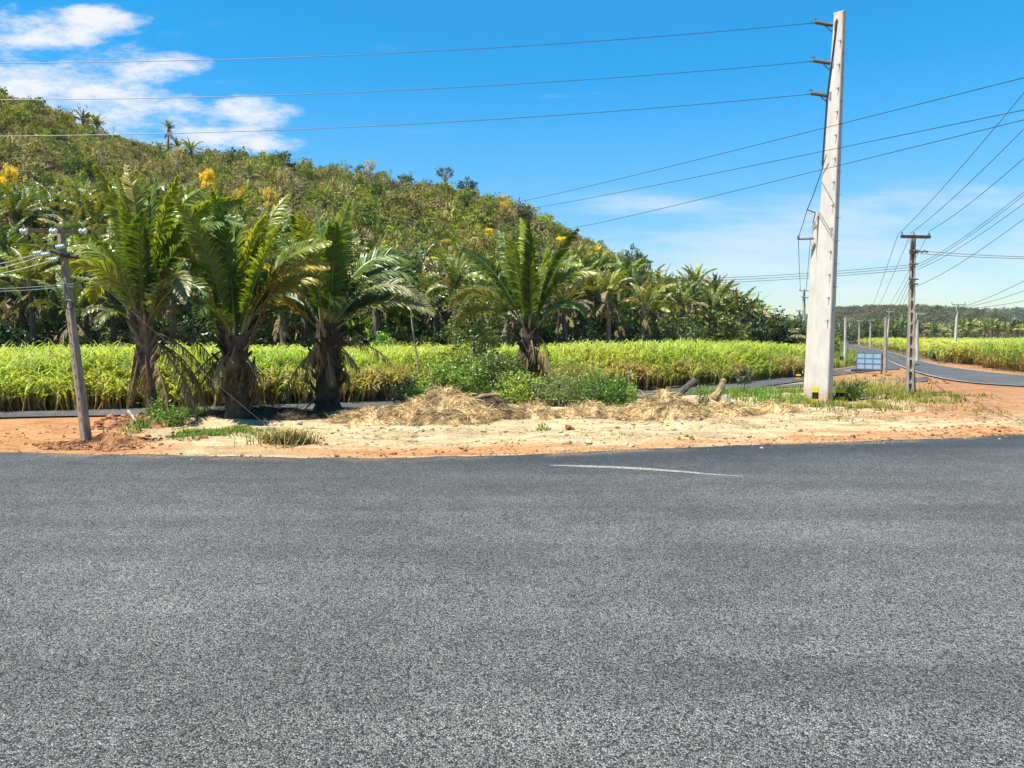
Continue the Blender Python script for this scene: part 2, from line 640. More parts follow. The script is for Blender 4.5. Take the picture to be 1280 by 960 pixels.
def build_forecourt():
    xs = np.concatenate([np.arange(-70, -26, 2.0), np.arange(-26, 40, 0.10), np.arange(40, 90, 2.0)])
    eY = edgeY(xs)
    rag = (fbm(xs * 1.4, xs * 0 + 3, 4, 5) - 0.47) * 0.34 + (fbm(xs * 6, xs * 0 + 8, 3, 6) - .45) * 0.10
    eY = eY + rag
    rows = []
    cols = []
    for k, t in enumerate([0, 0.3, 0.5, 0.65, 0.72, 0.77, 0.81, 0.84, 0.87, 0.895, 0.915, 0.93, 0.945, 0.955, 0.965, 0.975, 0.982, 0.987, 0.991, 0.994, 0.997, 1.0]):
        y = -40 + (eY + 40) * t
        z = np.full_like(xs, 0.05)
        if t == 1.0:
            z -= 0.012
        rows.append(np.stack([xs, y, z], -1))
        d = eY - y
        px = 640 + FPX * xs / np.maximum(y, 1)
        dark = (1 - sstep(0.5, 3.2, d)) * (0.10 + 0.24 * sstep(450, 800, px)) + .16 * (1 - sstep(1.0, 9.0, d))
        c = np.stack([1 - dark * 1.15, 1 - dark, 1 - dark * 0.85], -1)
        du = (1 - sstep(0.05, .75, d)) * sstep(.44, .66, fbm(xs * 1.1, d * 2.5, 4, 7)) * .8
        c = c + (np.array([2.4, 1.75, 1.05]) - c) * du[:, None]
        cols.append(c)
    rows.append(np.stack([xs, eY + 0.05, np.full_like(xs, -0.06)], -1))
    cols.append(cols[-1] * 0.8)
    nv = len(rows)
    mb = MB()
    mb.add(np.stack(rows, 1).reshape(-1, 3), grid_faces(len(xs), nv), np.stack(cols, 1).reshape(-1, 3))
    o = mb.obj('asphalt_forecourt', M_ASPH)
    struct(o, 'wide dark grey coarse asphalt in the foreground')
    # chalky drag mark
    P = resample([G(686, 581.5), G(735, 583), (G(790, 585.2)), G(850, 589.5), G(890, 593), G(930, 595.5)], 0.06)
    t = np.linspace(0, 1, len(P))
    w = (0.015 + 0.10 * np.sin(np.pi * t ** 0.75)) * (0.75 + 0.5 * fbm(t * 30, t * 0, 3, 2))
    d = np.gradient(P[:, :2], axis=0)
    d /= np.linalg.norm(d, axis=1)[:, None]
    nrm = np.stack([-d[:, 1], d[:, 0]], -1)
    z = np.full((len(P), 1), 0.054)
    sh = -0.05 * (P[:, :2] / np.linalg.norm(P[:, :2], axis=1)[:, None])
    A = np.concatenate([P[:, :2] * 0.979 + nrm * w[:, None], z], 1)
    B = np.concatenate([P[:, :2] * 0.979 - nrm * w[:, None], z], 1)
    mb = MB()
    mb.add(np.stack([A, B], 1).reshape(-1, 3), grid_faces(len(P), 2), (1, 1, 1))
    struct(mb.obj('road_marking', M_CHALK), 'faint white chalk line curving over the asphalt near the dirt')


def ribbon(name, A, B, mat, dz, label, step=1.0, n=160, col=(1, 1, 1)):
    A, B = resample(A, step), resample(B, step)

    def even(P):
        s = np.concatenate([[0], np.cumsum(np.linalg.norm(np.diff(P, axis=0), axis=1))])
        q = np.linspace(0, s[-1], n)
        return np.stack([np.interp(q, s, P[:, k]) for k in range(2)], -1)
    A, B = even(A), even(B)
    rows = []
    for t in np.linspace(0, 1, 7):
        q = A * (1 - t) + B * t
        z = gz(q[:, 0], q[:, 1]) + dz
        rows.append(np.concatenate([q, z[:, None]], 1))
    mb = MB()
    mb.add(np.stack(rows, 1).reshape(-1, 3), grid_faces(n, 7), col)
    return struct(mb.obj(name, mat), label)


def offset(P, d):
    P = resample(P, 1.0)
    g = np.gradient(P, axis=0)
    g /= np.linalg.norm(g, axis=1)[:, None]
    return P + np.stack([-g[:, 1], g[:, 0]], -1) * d


build_ground()
build_forecourt()
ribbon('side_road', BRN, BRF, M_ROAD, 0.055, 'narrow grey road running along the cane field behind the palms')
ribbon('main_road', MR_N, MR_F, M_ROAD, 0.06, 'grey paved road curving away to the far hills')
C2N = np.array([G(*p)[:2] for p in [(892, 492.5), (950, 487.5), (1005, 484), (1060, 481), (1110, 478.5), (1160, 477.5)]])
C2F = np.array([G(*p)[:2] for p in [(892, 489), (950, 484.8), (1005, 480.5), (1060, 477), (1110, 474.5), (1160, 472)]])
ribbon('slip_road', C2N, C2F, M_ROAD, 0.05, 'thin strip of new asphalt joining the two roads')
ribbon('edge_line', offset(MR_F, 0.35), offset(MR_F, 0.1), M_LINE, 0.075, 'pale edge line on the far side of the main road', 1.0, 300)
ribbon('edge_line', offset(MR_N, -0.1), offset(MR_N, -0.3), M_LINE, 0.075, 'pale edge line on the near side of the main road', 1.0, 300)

# ------------------------------------------------------------------ hills
RIDGE = np.array([(-520, 70), (-200, 88), (0, 114), (60, 128), (130, 155), (210, 180), (330, 190), (450, 206), (580, 230), (640, 250), (700, 277), (760, 309), (820, 341), (870, 358), (930, 382), (1000, 410), (1036, 424), (1060, 430)])
YRID = lambda px: np.interp(px, [-500, 400, 700, 900, 1000, 1060], [205, 200, 185, 165, 150, 140])
YFOR = lambda px: np.interp(px, [-400, 0, 300, 600, 800, 900, 1000, 1040], [50, 53, 56, 62, 72, 84, 104, 112])


def hill_z(px, Y):
    Yb = YFOR(px) + 4
    Yr = YRID(px)
    s = (Y - Yb) / (Yr - Yb)
    zr = np.maximum((HOR - np.interp(px, RIDGE[:, 0], RIDGE[:, 1])) / FPX * Yr + EYE - 3.2, 0)
    g = np.where(s > 1, 1 - 0.4 * np.maximum(s - 1, 0) ** 1.4, np.clip(s, 0, 1) ** 1.12)
    x = (px - 640) / FPX * Y
    bump = (fbm(x * 0.035, Y * 0.035, 4, 41) - 0.47) * 0.22 * np.sin(np.clip(s, 0, 1) * math.pi)
    return np.maximum(zr * (g + bump), 0) - 0.05


def hz(x, y):
    px = 640 + FPX * x / y
    return np.maximum(hill_z(px, y), gz(x, y))


def build_hill():
    pxs = np.arange(-520, 1056, 6.0)
    ss = np.linspace(-0.02, 1.7, 80)
    P, S = np.meshgrid(pxs, ss, indexing='ij')
    Yb, Yr = YFOR(P) + 4, YRID(P)
    Y = Yb + S * (Yr - Yb)
    X = (P - 640) / FPX * Y
    Z = hill_z(P, Y)
    n1 = fbm(X * 0.08, Y * 0.08, 4, 51)
    c = np.array([0.10, 0.085, 0.04]) + (np.array([0.05, 0.055, 0.02]) - np.array([0.10, 0.085, 0.04])) * sstep(0.4, 0.58, n1)[..., None]
    mb = MB()
    mb.add(np.stack([X, Y, Z], -1).reshape(-1, 3), grid_faces(len(pxs), len(ss)), c.reshape(-1, 3))
    struct(mb.obj('hill', M_SOIL, smooth=True), 'long wooded hill falling to the right')


build_hill()


def far_hill(name, prof, Y0, depth, label, cols):
    prof = np.array(prof, float)
    pxs = np.linspace(prof[0, 0], prof[-1, 0], 110)
    h = (HOR - np.interp(pxs, prof[:, 0], prof[:, 1]) - 8) / FPX * Y0 + EYE
    t = np.linspace(0, 2, 36)
    P, T = np.meshgrid(pxs, t, indexing='ij')
    H = np.repeat(h[:, None], len(t), 1)
    Y = Y0 + (T - 1) * depth
    X = (P - 640) / FPX * Y0
    Z = 1.2 + (H - 1.2) * np.sin(T * math.pi / 2) ** 0.8 * (1 + 0.22 * (fbm(X * 0.02, Y * 0.02, 4, 61) - 0.5) * np.abs(np.cos(T * math.pi / 2)))
    n1 = fbm(X * 0.03, Y * 0.03, 4, 71)
    c = np.array(cols[0]) + (np.array(cols[1]) - np.array(cols[0])) * sstep(0.38, 0.6, n1)[..., None]
    mb = MB()
    mb.add(np.stack([X, Y, Z], -1).reshape(-1, 3), grid_faces(len(pxs), len(t)), c.reshape(-1, 3))
    struct(mb.obj(name, M_SOIL, smooth=True), label)
    return lambda k: (X[:, :int(len(t) * .6)].ravel(), Y[:, :int(len(t) * .6)].ravel(), Z[:, :int(len(t) * .6)].ravel())


FH1 = far_hill('distant_hill', [(955, 421), (990, 400), (1020, 387), (1050, 382), (1090, 381), (1130, 381), (1165, 383), (1185, 392), (1205, 404), (1235, 418)], 520, 120, 'low brown scrubby hill behind the far road', ((0.12, 0.105, 0.07), (0.075, 0.085, 0.045)))
FH2 = far_hill('distant_hill', [(1090, 412), (1150, 390), (1185, 386), (1215, 385), (1250, 386), (1290, 384), (1400, 380), (1600, 392)], 900, 150, 'long green ridge at the far right, bluish with painted haze', ((0.05, 0.075, 0.055), (0.085, 0.10, 0.075)))  # distance haze mixed into the ridge colours

# ------------------------------------------------------------------ leaf makers
def lerp(a, b, t):
    return np.asarray(a) * (1 - t) + np.asarray(b) * t


def leaf_quads(mb, C, size, cols, up=0.3, out=None, aspect=0.55, mat=0, rng=RNG):
    """rhombic leaves round the points C"""
    n = len(C)
    d = rng.normal(size=(n, 3))
    if out is not None:
        d = d * 0.7 + out
    d[:, 2] += up
    d /= np.linalg.norm(d, axis=1)[:, None] + 1e-9
    r = rng.normal(size=(n, 3))
    a = np.cross(d, r)
    a /= np.linalg.norm(a, axis=1)[:, None] + 1e-9
    b = np.cross(d, a)
    s = (np.asarray(size) * rng.uniform(0.6, 1.35, n))[:, None]
    V = np.stack([C - a * s * 0.5, C + b * s * aspect * 0.5 + d * s * 0.08, C + a * s * 0.5 - d * s * 0.12, C - b * s * aspect * 0.5 + d * s * 0.08], 1)
    F = np.arange(n * 4).reshape(n, 4)
    mb.add(V.reshape(-1, 3), F, np.repeat(cols, 4, 0), mat)


def clump_points(rng, centre, rad, nclump, per, spread, shell=0.55):
    """points gathered in clumps through an ellipsoid"""
    d = rng.normal(size=(nclump, 3))
    d /= np.linalg.norm(d, axis=1)[:, None]
    r = rng.uniform(shell, 1.0, nclump)[:, None] ** 0.7
    c = centre + d * r * rad
    cs = rng.uniform(0.6, 1.4, nclump)
    p = np.repeat(c, per, 0) + np.clip(rng.normal(size=(nclump * per, 3)), -1.7, 1.7) * (np.repeat(cs, per) * spread)[:, None] * np.array([1, 1, 0.75])
    return p, c


def vary(rng, base, n, amt=0.25, hue=0.12):
    base = np.asarray(base, float)
    k = rng.uniform(1 - amt, 1 + amt, n)[:, None]
    h = rng.normal(size=(n, 1)) * hue
    c = base * k
    c[:, 0:1] *= 1 + h
    c[:, 2:3] *= 1 - h * 0.5
    return np.clip(c, 0.004, 0.9)


# --- palm fronds
GREEN = np.array([0.082, 0.142, 0.020])
LIME = np.array([0.225, 0.255, 0.028])
YELL = np.array([0.36, 0.29, 0.05])
BROWN = np.array([0.17, 0.115, 0.06])
STRAW = np.array([0.33, 0.24, 0.12])


def frond(mb, p0, az, e0, L, bend, Ll, n, rng, twist=0.0, c0=GREEN, c1=GREEN, petiole=0.2, w=0.05, rad=0.032, droop=0.35, vee=0.35, segs=14, two=True, gaps=0.04, power=1.5, rachis=(0.22, 0.22, 0.08)):
    az, e0, bend = R(az), R(e0), R(bend)
    s = np.linspace(0, 1, segs + 1)
    e = e0 - bend * s ** power
    hd = np.array([math.cos(az), math.sin(az), 0])
    side = np.array([-math.sin(az), math.cos(az), 0])
    T = np.cos(e)[:, None] * hd + np.sin(e)[:, None] * np.array([0, 0, 1.0])
    sway = rng.normal() * 0.16
    T = T + side * (sway * s ** 1.5)[:, None]
    T /= np.linalg.norm(T, axis=1)[:, None]
    P = np.vstack([[0, 0, 0], np.cumsum((T[1:] + T[:-1]) / 2 * (L / segs), 0)]) + np.asarray(p0)
    rc = np.asarray(rachis) * rng.uniform(0.8, 1.2)
    tube(mb, P, rad * (1 - 0.85 * s) + 0.004, 4, rc, 0, False)
    u = np.linspace(petiole, 1.0, n)
    pos = np.stack([np.interp(u, s, P[:, k]) for k in range(3)], -1)
    tan = np.stack([np.interp(u, s, T[:, k]) for k in range(3)], -1)
    tan /= np.linalg.norm(tan, axis=1)[:, None]
    nr = np.cross(tan, side)
    nr /= np.linalg.norm(nr, axis=1)[:, None]
    sd = np.cross(nr, tan)
    nr = -nr * np.sign((-nr)[:, 2:3] + 1e-6) if False else np.cross(sd, tan)
    nr = np.where(nr[:, 2:3] < 0, -nr, nr) if abs(math.sin(e0)) < 0.98 else nr
    v = (u - petiole) / (1 - petiole)
    prof = Ll * (0.30 + 0.70 * np.sin(np.pi * np.clip(v, 0, 1) ** 0.75) ** 0.7) * (1 - 0.55 * v ** 5)
    tw = twist * u
    sdt = sd * np.cos(tw)[:, None] + nr * np.sin(tw)[:, None]
    nrt = nr * np.cos(tw)[:, None] - sd * np.sin(tw)[:, None]
    for sg in (-1, 1):
        keep = rng.random(n) > gaps
        m = int(keep.sum())
        ve = vee + rng.normal(size=m) * 0.14
        fw = 0.65 + 0.6 * v[keep] + rng.normal(size=m) * 0.08
        D = sg * sdt[keep] * np.cos(ve)[:, None] + nrt[keep] * np.sin(ve)[:, None] + tan[keep] * fw[:, None]
        D /= np.linalg.norm(D, axis=1)[:, None]
        ln = (prof[keep] * rng.uniform(0.85, 1.12, m))[:, None]
        wd = np.cross(D, nrt[keep])
        wd /= np.linalg.norm(wd, axis=1)[:, None]
        # keep a narrow face towards several views: tilt each blade a little
        wd = wd + nrt[keep] * rng.normal(size=(m, 1)) * 0.35
        ww = w * rng.uniform(0.8, 1.2, (m, 1))
        b = pos[keep]
        g = np.array([0, 0, -1.0])
        mid = b + D * ln * 0.55 + g * ln * droop * 0.22
        tip = b + D * ln * 0.95 + g * ln * droop * 0.75 * rng.uniform(0.6, 1.4, (m, 1))
        V = np.stack([b - wd * ww * 0.35, b + wd * ww * 0.35, mid - wd * ww * 0.5, mid + wd * ww * 0.5, tip], 1).reshape(-1, 3)
        k = np.arange(m)[:, None] * 5
        cc = np.asarray(c0) + (np.asarray(c1) - np.asarray(c0)) * (v[keep] ** 1.2)[:, None]
        cc = cc * rng.uniform(0.75, 1.25, (m, 1))
        tipc = cc * 0.9 + np.asarray(c1) * 0.2
        cv = np.stack([cc, cc, cc, cc, tipc], 1).reshape(-1, 3)
        nb = mb.n
        mb.add(V, np.concatenate([k + np.array([[0, 1, 3, 2]])]), np.clip(cv, 0.004, 0.9))
        mb.f.append(np.concatenate([k + np.array([[2, 3, 4]])]) + nb)
        mb.fm.append(0)
    return P


def palm_trunk(mb, base, h, r0, r1, rng, boots=30, lean=(0, 0), col=(0.10, 0.075, 0.05), flare=1.35, boot_from=0.4):
    k = 14
    t = np.linspace(0, 1, k)
    P = np.asarray(base) + np.stack([lean[0] * t ** 1.4, lean[1] * t ** 1.4, h * t - 0.15 * (1 - t)], -1)
    rr = r0 + (r1 - r0) * t
    rr[0] *= flare
    rr[1] *= 1 + (flare - 1) * 0.4
    rr = rr * (1 + 0.06 * np.sin(np.arange(k) * 2.4))
    tube(mb, P, rr, 10, np.asarray(col) * rng.uniform(0.8, 1.2, (k, 1)))
    for i in range(boots):
        u = boot_from + (1 - boot_from) * rng.random() ** 0.8
        p = np.array([np.interp(u, t, P[:, q]) for q in range(3)])
        a = rng.uniform(0, 6.283)
        d = np.array([math.cos(a), math.sin(a), 0])
        r = np.interp(u, t, rr)
        ln = rng.uniform(0.22, 0.5)
        q0 = p + d * r * 0.75
        q1 = p + d * (r + 0.05 + 0.22 * ln) + np.array([0, 0, ln * 0.6])
        q2 = p + d * (r + 0.10 + 0.5 * ln * rng.uniform(0.3, 1)) + np.array([0, 0, ln])
        tube(mb, [q0, q1, q2], [0.07, 0.055, 0.03], 5, np.asarray(col) * rng.uniform(0.6, 1.7))
    return P


def big_palm(label, pb, h, r0, r1, fronds, dead, seed, lean=(0, 0), boots=34, Ll=0.70, bcol=(0.10, 0.075, 0.05), flare=1.35, boot_from=.35):
    rng = np.random.default_rng(seed)
    root = thing('babassu_palm', label, 'palm tree', pb, 'large babassu palms on the verge')
    mb = MB()
    P = palm_trunk(mb, pb, h, r0, r1, rng, boots, lean, bcol, flare, boot_from)
    mb.obj('trunk', M_BARK, root)
    top = P[-1]
    for (az, e0, L, bend, tw, kind) in fronds:
        mb = MB()
        c0, c1 = {'g': (GREEN, GREEN * 1.35), 'l': (GREEN * 1.4, LIME), 'L': (LIME, LIME * 1.3), 'y': (LIME, YELL), 'Y': (YELL * 0.8, YELL * 1.2), 'd': (GREEN * 0.6, GREEN * .8), 'p': (np.array([.16, .19, .08]), np.array([.26, .25, .11]))}[kind]
        a = R(az)
        st = top + np.array([math.cos(a), math.sin(a), 0]) * r1 * 0.5 + np.array([0, 0, rng.uniform(-0.3, 0.1)])
        bend = bend * 1.3 + 5
        frond(mb, st, az, e0, L, bend, Ll * rng.uniform(0.88, 1.1), int(L * 26), rng, twist=tw, c0=c0, c1=c1, petiole=rng.uniform(0.13, 0.2), w=0.055, rad=0.04, droop=0.35, vee=0.30, segs=18, gaps=0.05, power=2.1, rachis=(0.24, 0.25, 0.10))
        o = mb.obj('frond', M_LEAF, root)
        if kind in 'Yy':
            o['label'] = 'yellowing palm frond'
    for (az, e0, L, bend) in dead:
        mb = MB()
        a = R(az)
        st = top + np.array([math.cos(a), math.sin(a), 0]) * r1 * 0.8 + np.array([0, 0, rng.uniform(-0.9, -0.25)])
        frond(mb, st, az, e0, L, bend, 0.30, int(L * 30), rng, twist=rng.uniform(-1.6, 1.6), c0=BROWN * rng.uniform(.55, 1.3), c1=STRAW * rng.uniform(0.4, .95), petiole=0.08, w=0.030, rad=0.028, droop=0.9, vee=-0.6, segs=12, gaps=0.4, power=0.7, rachis=(0.20, 0.14, 0.085))
        o = mb.obj('dead_frond', M_DRY, root)
        o['label'] = 'dry brown hanging frond'
    return root


def rnd_fronds(seed, n, L, emin=55, emax=86, kinds='gglldg', b=(25, 70)):
    r = np.random.default_rng(seed)
    out = []
    for i in range(n):
        az = (i * 137.5 + r.uniform(-20, 20)) % 360
        e = r.uniform(emin, emax)
        out.append((az, e, L * r.uniform(0.82, 1.05), r.uniform(*b) * (1.25 - e / 180), r.uniform(0.5, 1.3) * r.choice([-1, 1]), kinds[int(r.integers(len(kinds)))]))
    return out


def rnd_dead(seed, n, L=2.4):
    r = np.random.default_rng(seed)
    return [((i * 137.5 + r.uniform(-30, 30)) % 360, r.uniform(-82, -45) if i % 5 else r.uniform(-35, -10), L * r.uniform(0.6, 1.1), r.uniform(20, 60)) for i in range(n)]


def ground_at(px, py):
    p = G(px, py)
    p[2] = float(gh(p[0], p[1]))
    return p


PB1 = ground_at(190, 527)
big_palm('tall leaning green palm nearest the left utility pole with a slim bare lower trunk', PB1, 2.75, 0.15, 0.19,
         [(178, 91, 4.8, 12, 1.2, 'y'), (200, 86, 4.6, 18, -1.0, 'l'), (160, 88, 4.5, 22, 0.8, 'g'), (90, 87, 4.9, 18, 1.2, 'g'), (40, 84, 4.8, 40, -1.1, 'l'),
          (8, 80, 5.0, 62, 1.3, 'l'), (352, 72, 4.7, 72, 1.2, 'g'), (12, 62, 4.4, 88, 1.2, 'L'), (325, 60, 3.6, 110, 0.9, 'p'), (186, 78, 3.2, 70, -0.9, 'l'),
          (215, 74, 2.8, 90, 0.9, 'l'), (290, 74, 4.2, 55, 1.0, 'd'), (250, 70, 4.2, 70, -1.0, 'g'), (130, 70, 4.2, 60, 1.0, 'g'), (60, 62, 4.2, 80, 1.0, 'g'), (345, 55, 2.8, 90, 0.6, 'd'), (165, 62, 2.7, 110, .7, 'l'), (270, 84, 4.6, 30, .9, 'l')] + rnd_fronds(57, 2, 4.4, 78, 90, 'lLg', (8, 28)),
         [(0, -5, 3.1, 74), (352, -35, 2.9, 40), (8, -20, 2.7, 55), (180, -72, 1.3, 12), (195, -70, 1.2, 14), (170, -72, 1.4, 12), (220, -72, 1.2, 12), (300, -66, 1.4, 18), (30, -10, 2.2, 65), (120, -50, 2.0, 30), (335, -45, 2.4, 35), (260, -65, 1.8, 20), (15, 30, 2.6, 110)], 101, lean=(-0.15, 0.0), boots=30, Ll=0.72, bcol=(0.19, 0.15, 0.10), boot_from=0.55)
PB2 = ground_at(297, 526)
big_palm('squat broad palm with thick ragged trunk, second from the leaning utility pole', PB2, 2.4, 0.34, 0.33,
         [(178, 76, 4.2, 50, 1.1, 'y'), (160, 80, 4.3, 30, 0.9, 'l'), (190, 66, 3.3, 75, 1.0, 'y'), (95, 88, 4.4, 12, 1.2, 'l'), (10, 84, 4.5, 25, -1.2, 'L'), (0, 72, 4.3, 55, 1.2, 'l'), (350, 64, 3.6, 60, 1.0, 'Y'),
          (20, 60, 3.2, 60, 0.9, 'y')] + rnd_fronds(5, 10, 4.2, 71, 90, 'glglL', (8, 36)) + rnd_fronds(55, 4, 2.7, 38, 62, 'ddg'),
         rnd_dead(6, 18, 1.35) + [(190, -20, 2.4, 55), (172, -30, 2.2, 45), (355, 70, 3.6, 12)], 102, boots=46, bcol=(0.085, 0.062, 0.042), flare=1.5, boot_from=.1)
PB3 = ground_at(410, 518)
big_palm('thick dark trunked palm third along the verge beside the straw heap', PB3, 2.8, 0.38, 0.36,
         [(100, 86, 3.9, 14, 1.2, 'g'), (60, 88, 4.0, 10, -1.1, 'L'), (175, 60, 3.4, 55, 1.0, 'Y'), (190, 48, 3.2, 70, 0.9, 'Y'), (5, 62, 3.7, 90, 1.2, 'd'), (350, 50, 3.5, 85, 1.0, 'p'), (15, 72, 3.9, 85, 1.2, 'g'), (355, 36, 3.6, 60, 0.9, 'p')] + rnd_fronds(15, 8, 3.8, 69, 90, 'ggllg', (10, 40)) + rnd_fronds(56, 4, 2.5, 38, 62, 'ddg'),
         rnd_dead(16, 18, 1.35) + [(358, 22, 2.2, 75), (182, -25, 2.0, 50)], 103, boots=50, bcol=(0.055, 0.042, 0.03), flare=1.5, boot_from=.1)
PB4 = at(662, 500, 30)
PB4[2] = float(gh(PB4[0], PB4[1]))
big_palm('upright feathery palm rising from the green shrubs in the middle of the verge', PB4, 2.9, 0.32, 0.30,
         [(100, 86, 4.5, 12, 1.1, 'L'), (150, 82, 4.2, 22, 1.0, 'g'), (172, 66, 4.2, 30, -1.2, 'd'), (15, 80, 4.3, 25, 1.2, 'd'), (0, 70, 3.7, 70, 1.0, 'l'), (182, 50, 3.6, 80, 1.1, 'p'), (176, 38, 3.3, 85, 0.9, 'p'), (355, 60, 2.8, 105, 0.8, 'g'), (280, 84, 4.2, 20, 1.0, 'd')] + rnd_fronds(25, 5, 4.0, 73, 90, 'gdllg', (8, 36)),
         rnd_dead(26, 14, 1.6) + [(350, -60, 2.6, 25)], 104, boots=34, bcol=(0.05, 0.04, 0.03), boot_from=.2)

# ------------------------------------------------------------------ forest palms (one mesh per variety, copied)
def palm_variant(k):
    rng = np.random.default_rng(300 + k)
    mb = MB()
    n = [15, 18, 13, 17, 16, 14][k]
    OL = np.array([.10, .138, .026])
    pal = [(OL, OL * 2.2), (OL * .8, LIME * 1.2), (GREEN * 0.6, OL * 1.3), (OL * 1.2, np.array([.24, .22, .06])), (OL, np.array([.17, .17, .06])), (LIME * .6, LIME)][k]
    for i in range(n):
        az = i * 137.5 + rng.uniform(-15, 15)
        t = i / n
        e = 86 - 52 * t ** 1.3 + rng.uniform(-7, 7)
        c0, c1 = pal
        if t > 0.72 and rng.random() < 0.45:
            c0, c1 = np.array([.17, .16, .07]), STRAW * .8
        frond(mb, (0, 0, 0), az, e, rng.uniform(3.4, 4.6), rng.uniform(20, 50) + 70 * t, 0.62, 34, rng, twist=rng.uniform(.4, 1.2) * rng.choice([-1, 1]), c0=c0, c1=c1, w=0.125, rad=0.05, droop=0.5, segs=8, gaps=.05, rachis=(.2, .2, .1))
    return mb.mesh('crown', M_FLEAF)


CROWNS = [palm_variant(k) for k in range(6)]


def trunk_mesh(k, h, r, col, dead=True):
    rng = np.random.default_rng(400 + k)
    mb = MB()
    palm_trunk(mb, (0, 0, -h), h, r, r * 1.1, rng, 10, (0, 0), col, 1.2, 0.75)
    if dead:
        for i in range(5):
            frond(mb, (0, 0, -0.2), i * 75 + rng.uniform(-20, 20), rng.uniform(-50, -10), 2.2, 40, .4, 9, rng, c0=BROWN, c1=STRAW * .7, w=.14, rad=.03, droop=1.2, segs=5, gaps=.2)
    return mb.mesh('trunk', M_BARK)


TRUNKS = [trunk_mesh(k, h, 0.2, (0.15, 0.125, 0.095)) for k, h in enumerate((2.5, 4.5, 6.5, 9.0))]
TH = np.array([2.5, 4.5, 6.5, 9.0])
palm_src = {}


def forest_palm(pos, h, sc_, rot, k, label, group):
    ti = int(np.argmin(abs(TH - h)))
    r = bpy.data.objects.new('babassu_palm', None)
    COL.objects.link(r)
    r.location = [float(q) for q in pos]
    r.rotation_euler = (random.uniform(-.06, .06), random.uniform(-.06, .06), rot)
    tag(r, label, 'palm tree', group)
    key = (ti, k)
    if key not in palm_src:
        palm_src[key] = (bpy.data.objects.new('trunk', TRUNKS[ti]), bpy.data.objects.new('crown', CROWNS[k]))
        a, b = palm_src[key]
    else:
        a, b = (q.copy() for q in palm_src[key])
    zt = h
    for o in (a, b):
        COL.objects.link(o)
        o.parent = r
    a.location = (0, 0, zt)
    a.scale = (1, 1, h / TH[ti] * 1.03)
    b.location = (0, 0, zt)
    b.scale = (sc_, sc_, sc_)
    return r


def sample_sep(rng, gen, n, sep, tries=30000):
    pts = []
    cell = {}
    for _ in range(tries):
        if len(pts) >= n:
            break
        p = gen(rng)
        if p is None:
            continue
        k = (int(p[0] // sep), int(p[1] // sep))
        ok = True
        for i in (-1, 0, 1):
            for j in (-1, 0, 1):
                for q in cell.get((k[0] + i, k[1] + j), ()):
                    if (q[0] - p[0]) ** 2 + (q[1] - p[1]) ** 2 < sep * sep:
                        ok = False
        if ok:
            pts.append(p)
            cell.setdefault(k, []).append(p)
    return pts


PENV = np.array([(-80, 235), (0, 228), (60, 235), (120, 225), (250, 235), (400, 275), (480, 300), (600, 318), (700, 305), (780, 318), (830, 342), (865, 338), (905, 350), (950, 380), (1000, 415)])
prng = np.random.default_rng(77)


def gen_palm(r):
    px = r.uniform(-130, 985)
    Yf = YFOR(px)
    Y = Yf + 1.5 + 48 * r.random() ** 1.5
    x = (px - 640) / FPX * Y
    return (x, Y, px)


ZONES = [(-200, 130, 'babassu palm in the grove behind the leaning pole at the foot of the hill', 'palms behind the leaning pole'),
         (130, 330, 'babassu palm in the grove behind the two leftmost verge palms', 'palms behind the first two verge palms'),
         (330, 480, 'babassu palm in the grove behind the third verge palm', 'palms behind the third verge palm'),
         (480, 640, 'babassu palm in the grove behind the slender sapling and straw heap', 'palms behind the sapling'),
         (640, 760, 'babassu palm in the grove right behind the upright middle palm', 'palms behind the middle palm'),
         (760, 870, 'drooping babassu palm in the grove under the lower hill shoulder', 'palms under the hill shoulder'),
         (870, 1010, 'babassu palm at the thin end of the grove near the tall pole', 'palms at the end of the grove')]
npalm = 0
for (x, Y, px) in sample_sep(prng, gen_palm, 216, 2.55):
    z = float(hz(x, Y))
    d = Y - YFOR(px)
    h = prng.uniform(3.4, 6.2) + min(d, 30) * 0.10
    top = HOR - (z + h + 3.4 - EYE) / Y * FPX
    env = np.interp(px, PENV[:, 0], PENV[:, 1])
    while top < env and h > 1.5:
        h -= 0.5
        top = HOR - (z + h + 3.4 - EYE) / Y * FPX
    if top < env - 12:
        continue
    zn = next(q for q in ZONES if q[0] <= px < q[1])
    forest_palm((x, Y, z - 0.1), h, prng.uniform(0.8, 1.12), prng.uniform(0, 6.28), int(prng.integers(6)), zn[2], zn[3])
    npalm += 1
# named palms: crowns standing against the sky or the dry hillside
for (px, pt, pbm, Y, sc_, lab) in [(208, 152, 184, 196, 0.75, 'lone tall palm silhouetted against the cloud on the hill crest'),
                              (221, 175, 190, 190, 0.8, 'low palm on the crest just right of the lone silhouetted palm'),
                              (238, 176, 196, 186, .9, 'bushy palm on the crest above the yellow trees'),
                              (103, 140, 168, 196, 0.95, 'left palm of the leaning pair on the hill crest'),
                              (122, 146, 172, 194, 1.0, 'right palm of the leaning pair on the hill crest'),
                              (439, 240, 280, 150, 0.85, 'small palm with a bare grey stem on the dry hillside'),
                              (405, 236, 300, 130, .9, 'dark palm standing above the third verge palm on the slope'),
                              (868, 336, 400, 98, .8, 'palm standing proud of the grove below the hill shoulder'),
                              (545, 286, 330, 120, .8, 'dark palm over the pale leafed tree on the slope')]:
    p = at(px, pt, Y)
    zg = float(hz(p[0], Y))
    h = max(p[2] + 0.3 - 3.0 * sc_ - zg, 1.2)
    forest_palm((p[0], Y, zg - 0.1), h, sc_, prng.uniform(0, 6.28), int(prng.integers(3)), lab, 'palms standing out on the hill')
# palms of the belt beyond the right-hand field
bx = np.random.default_rng(88)


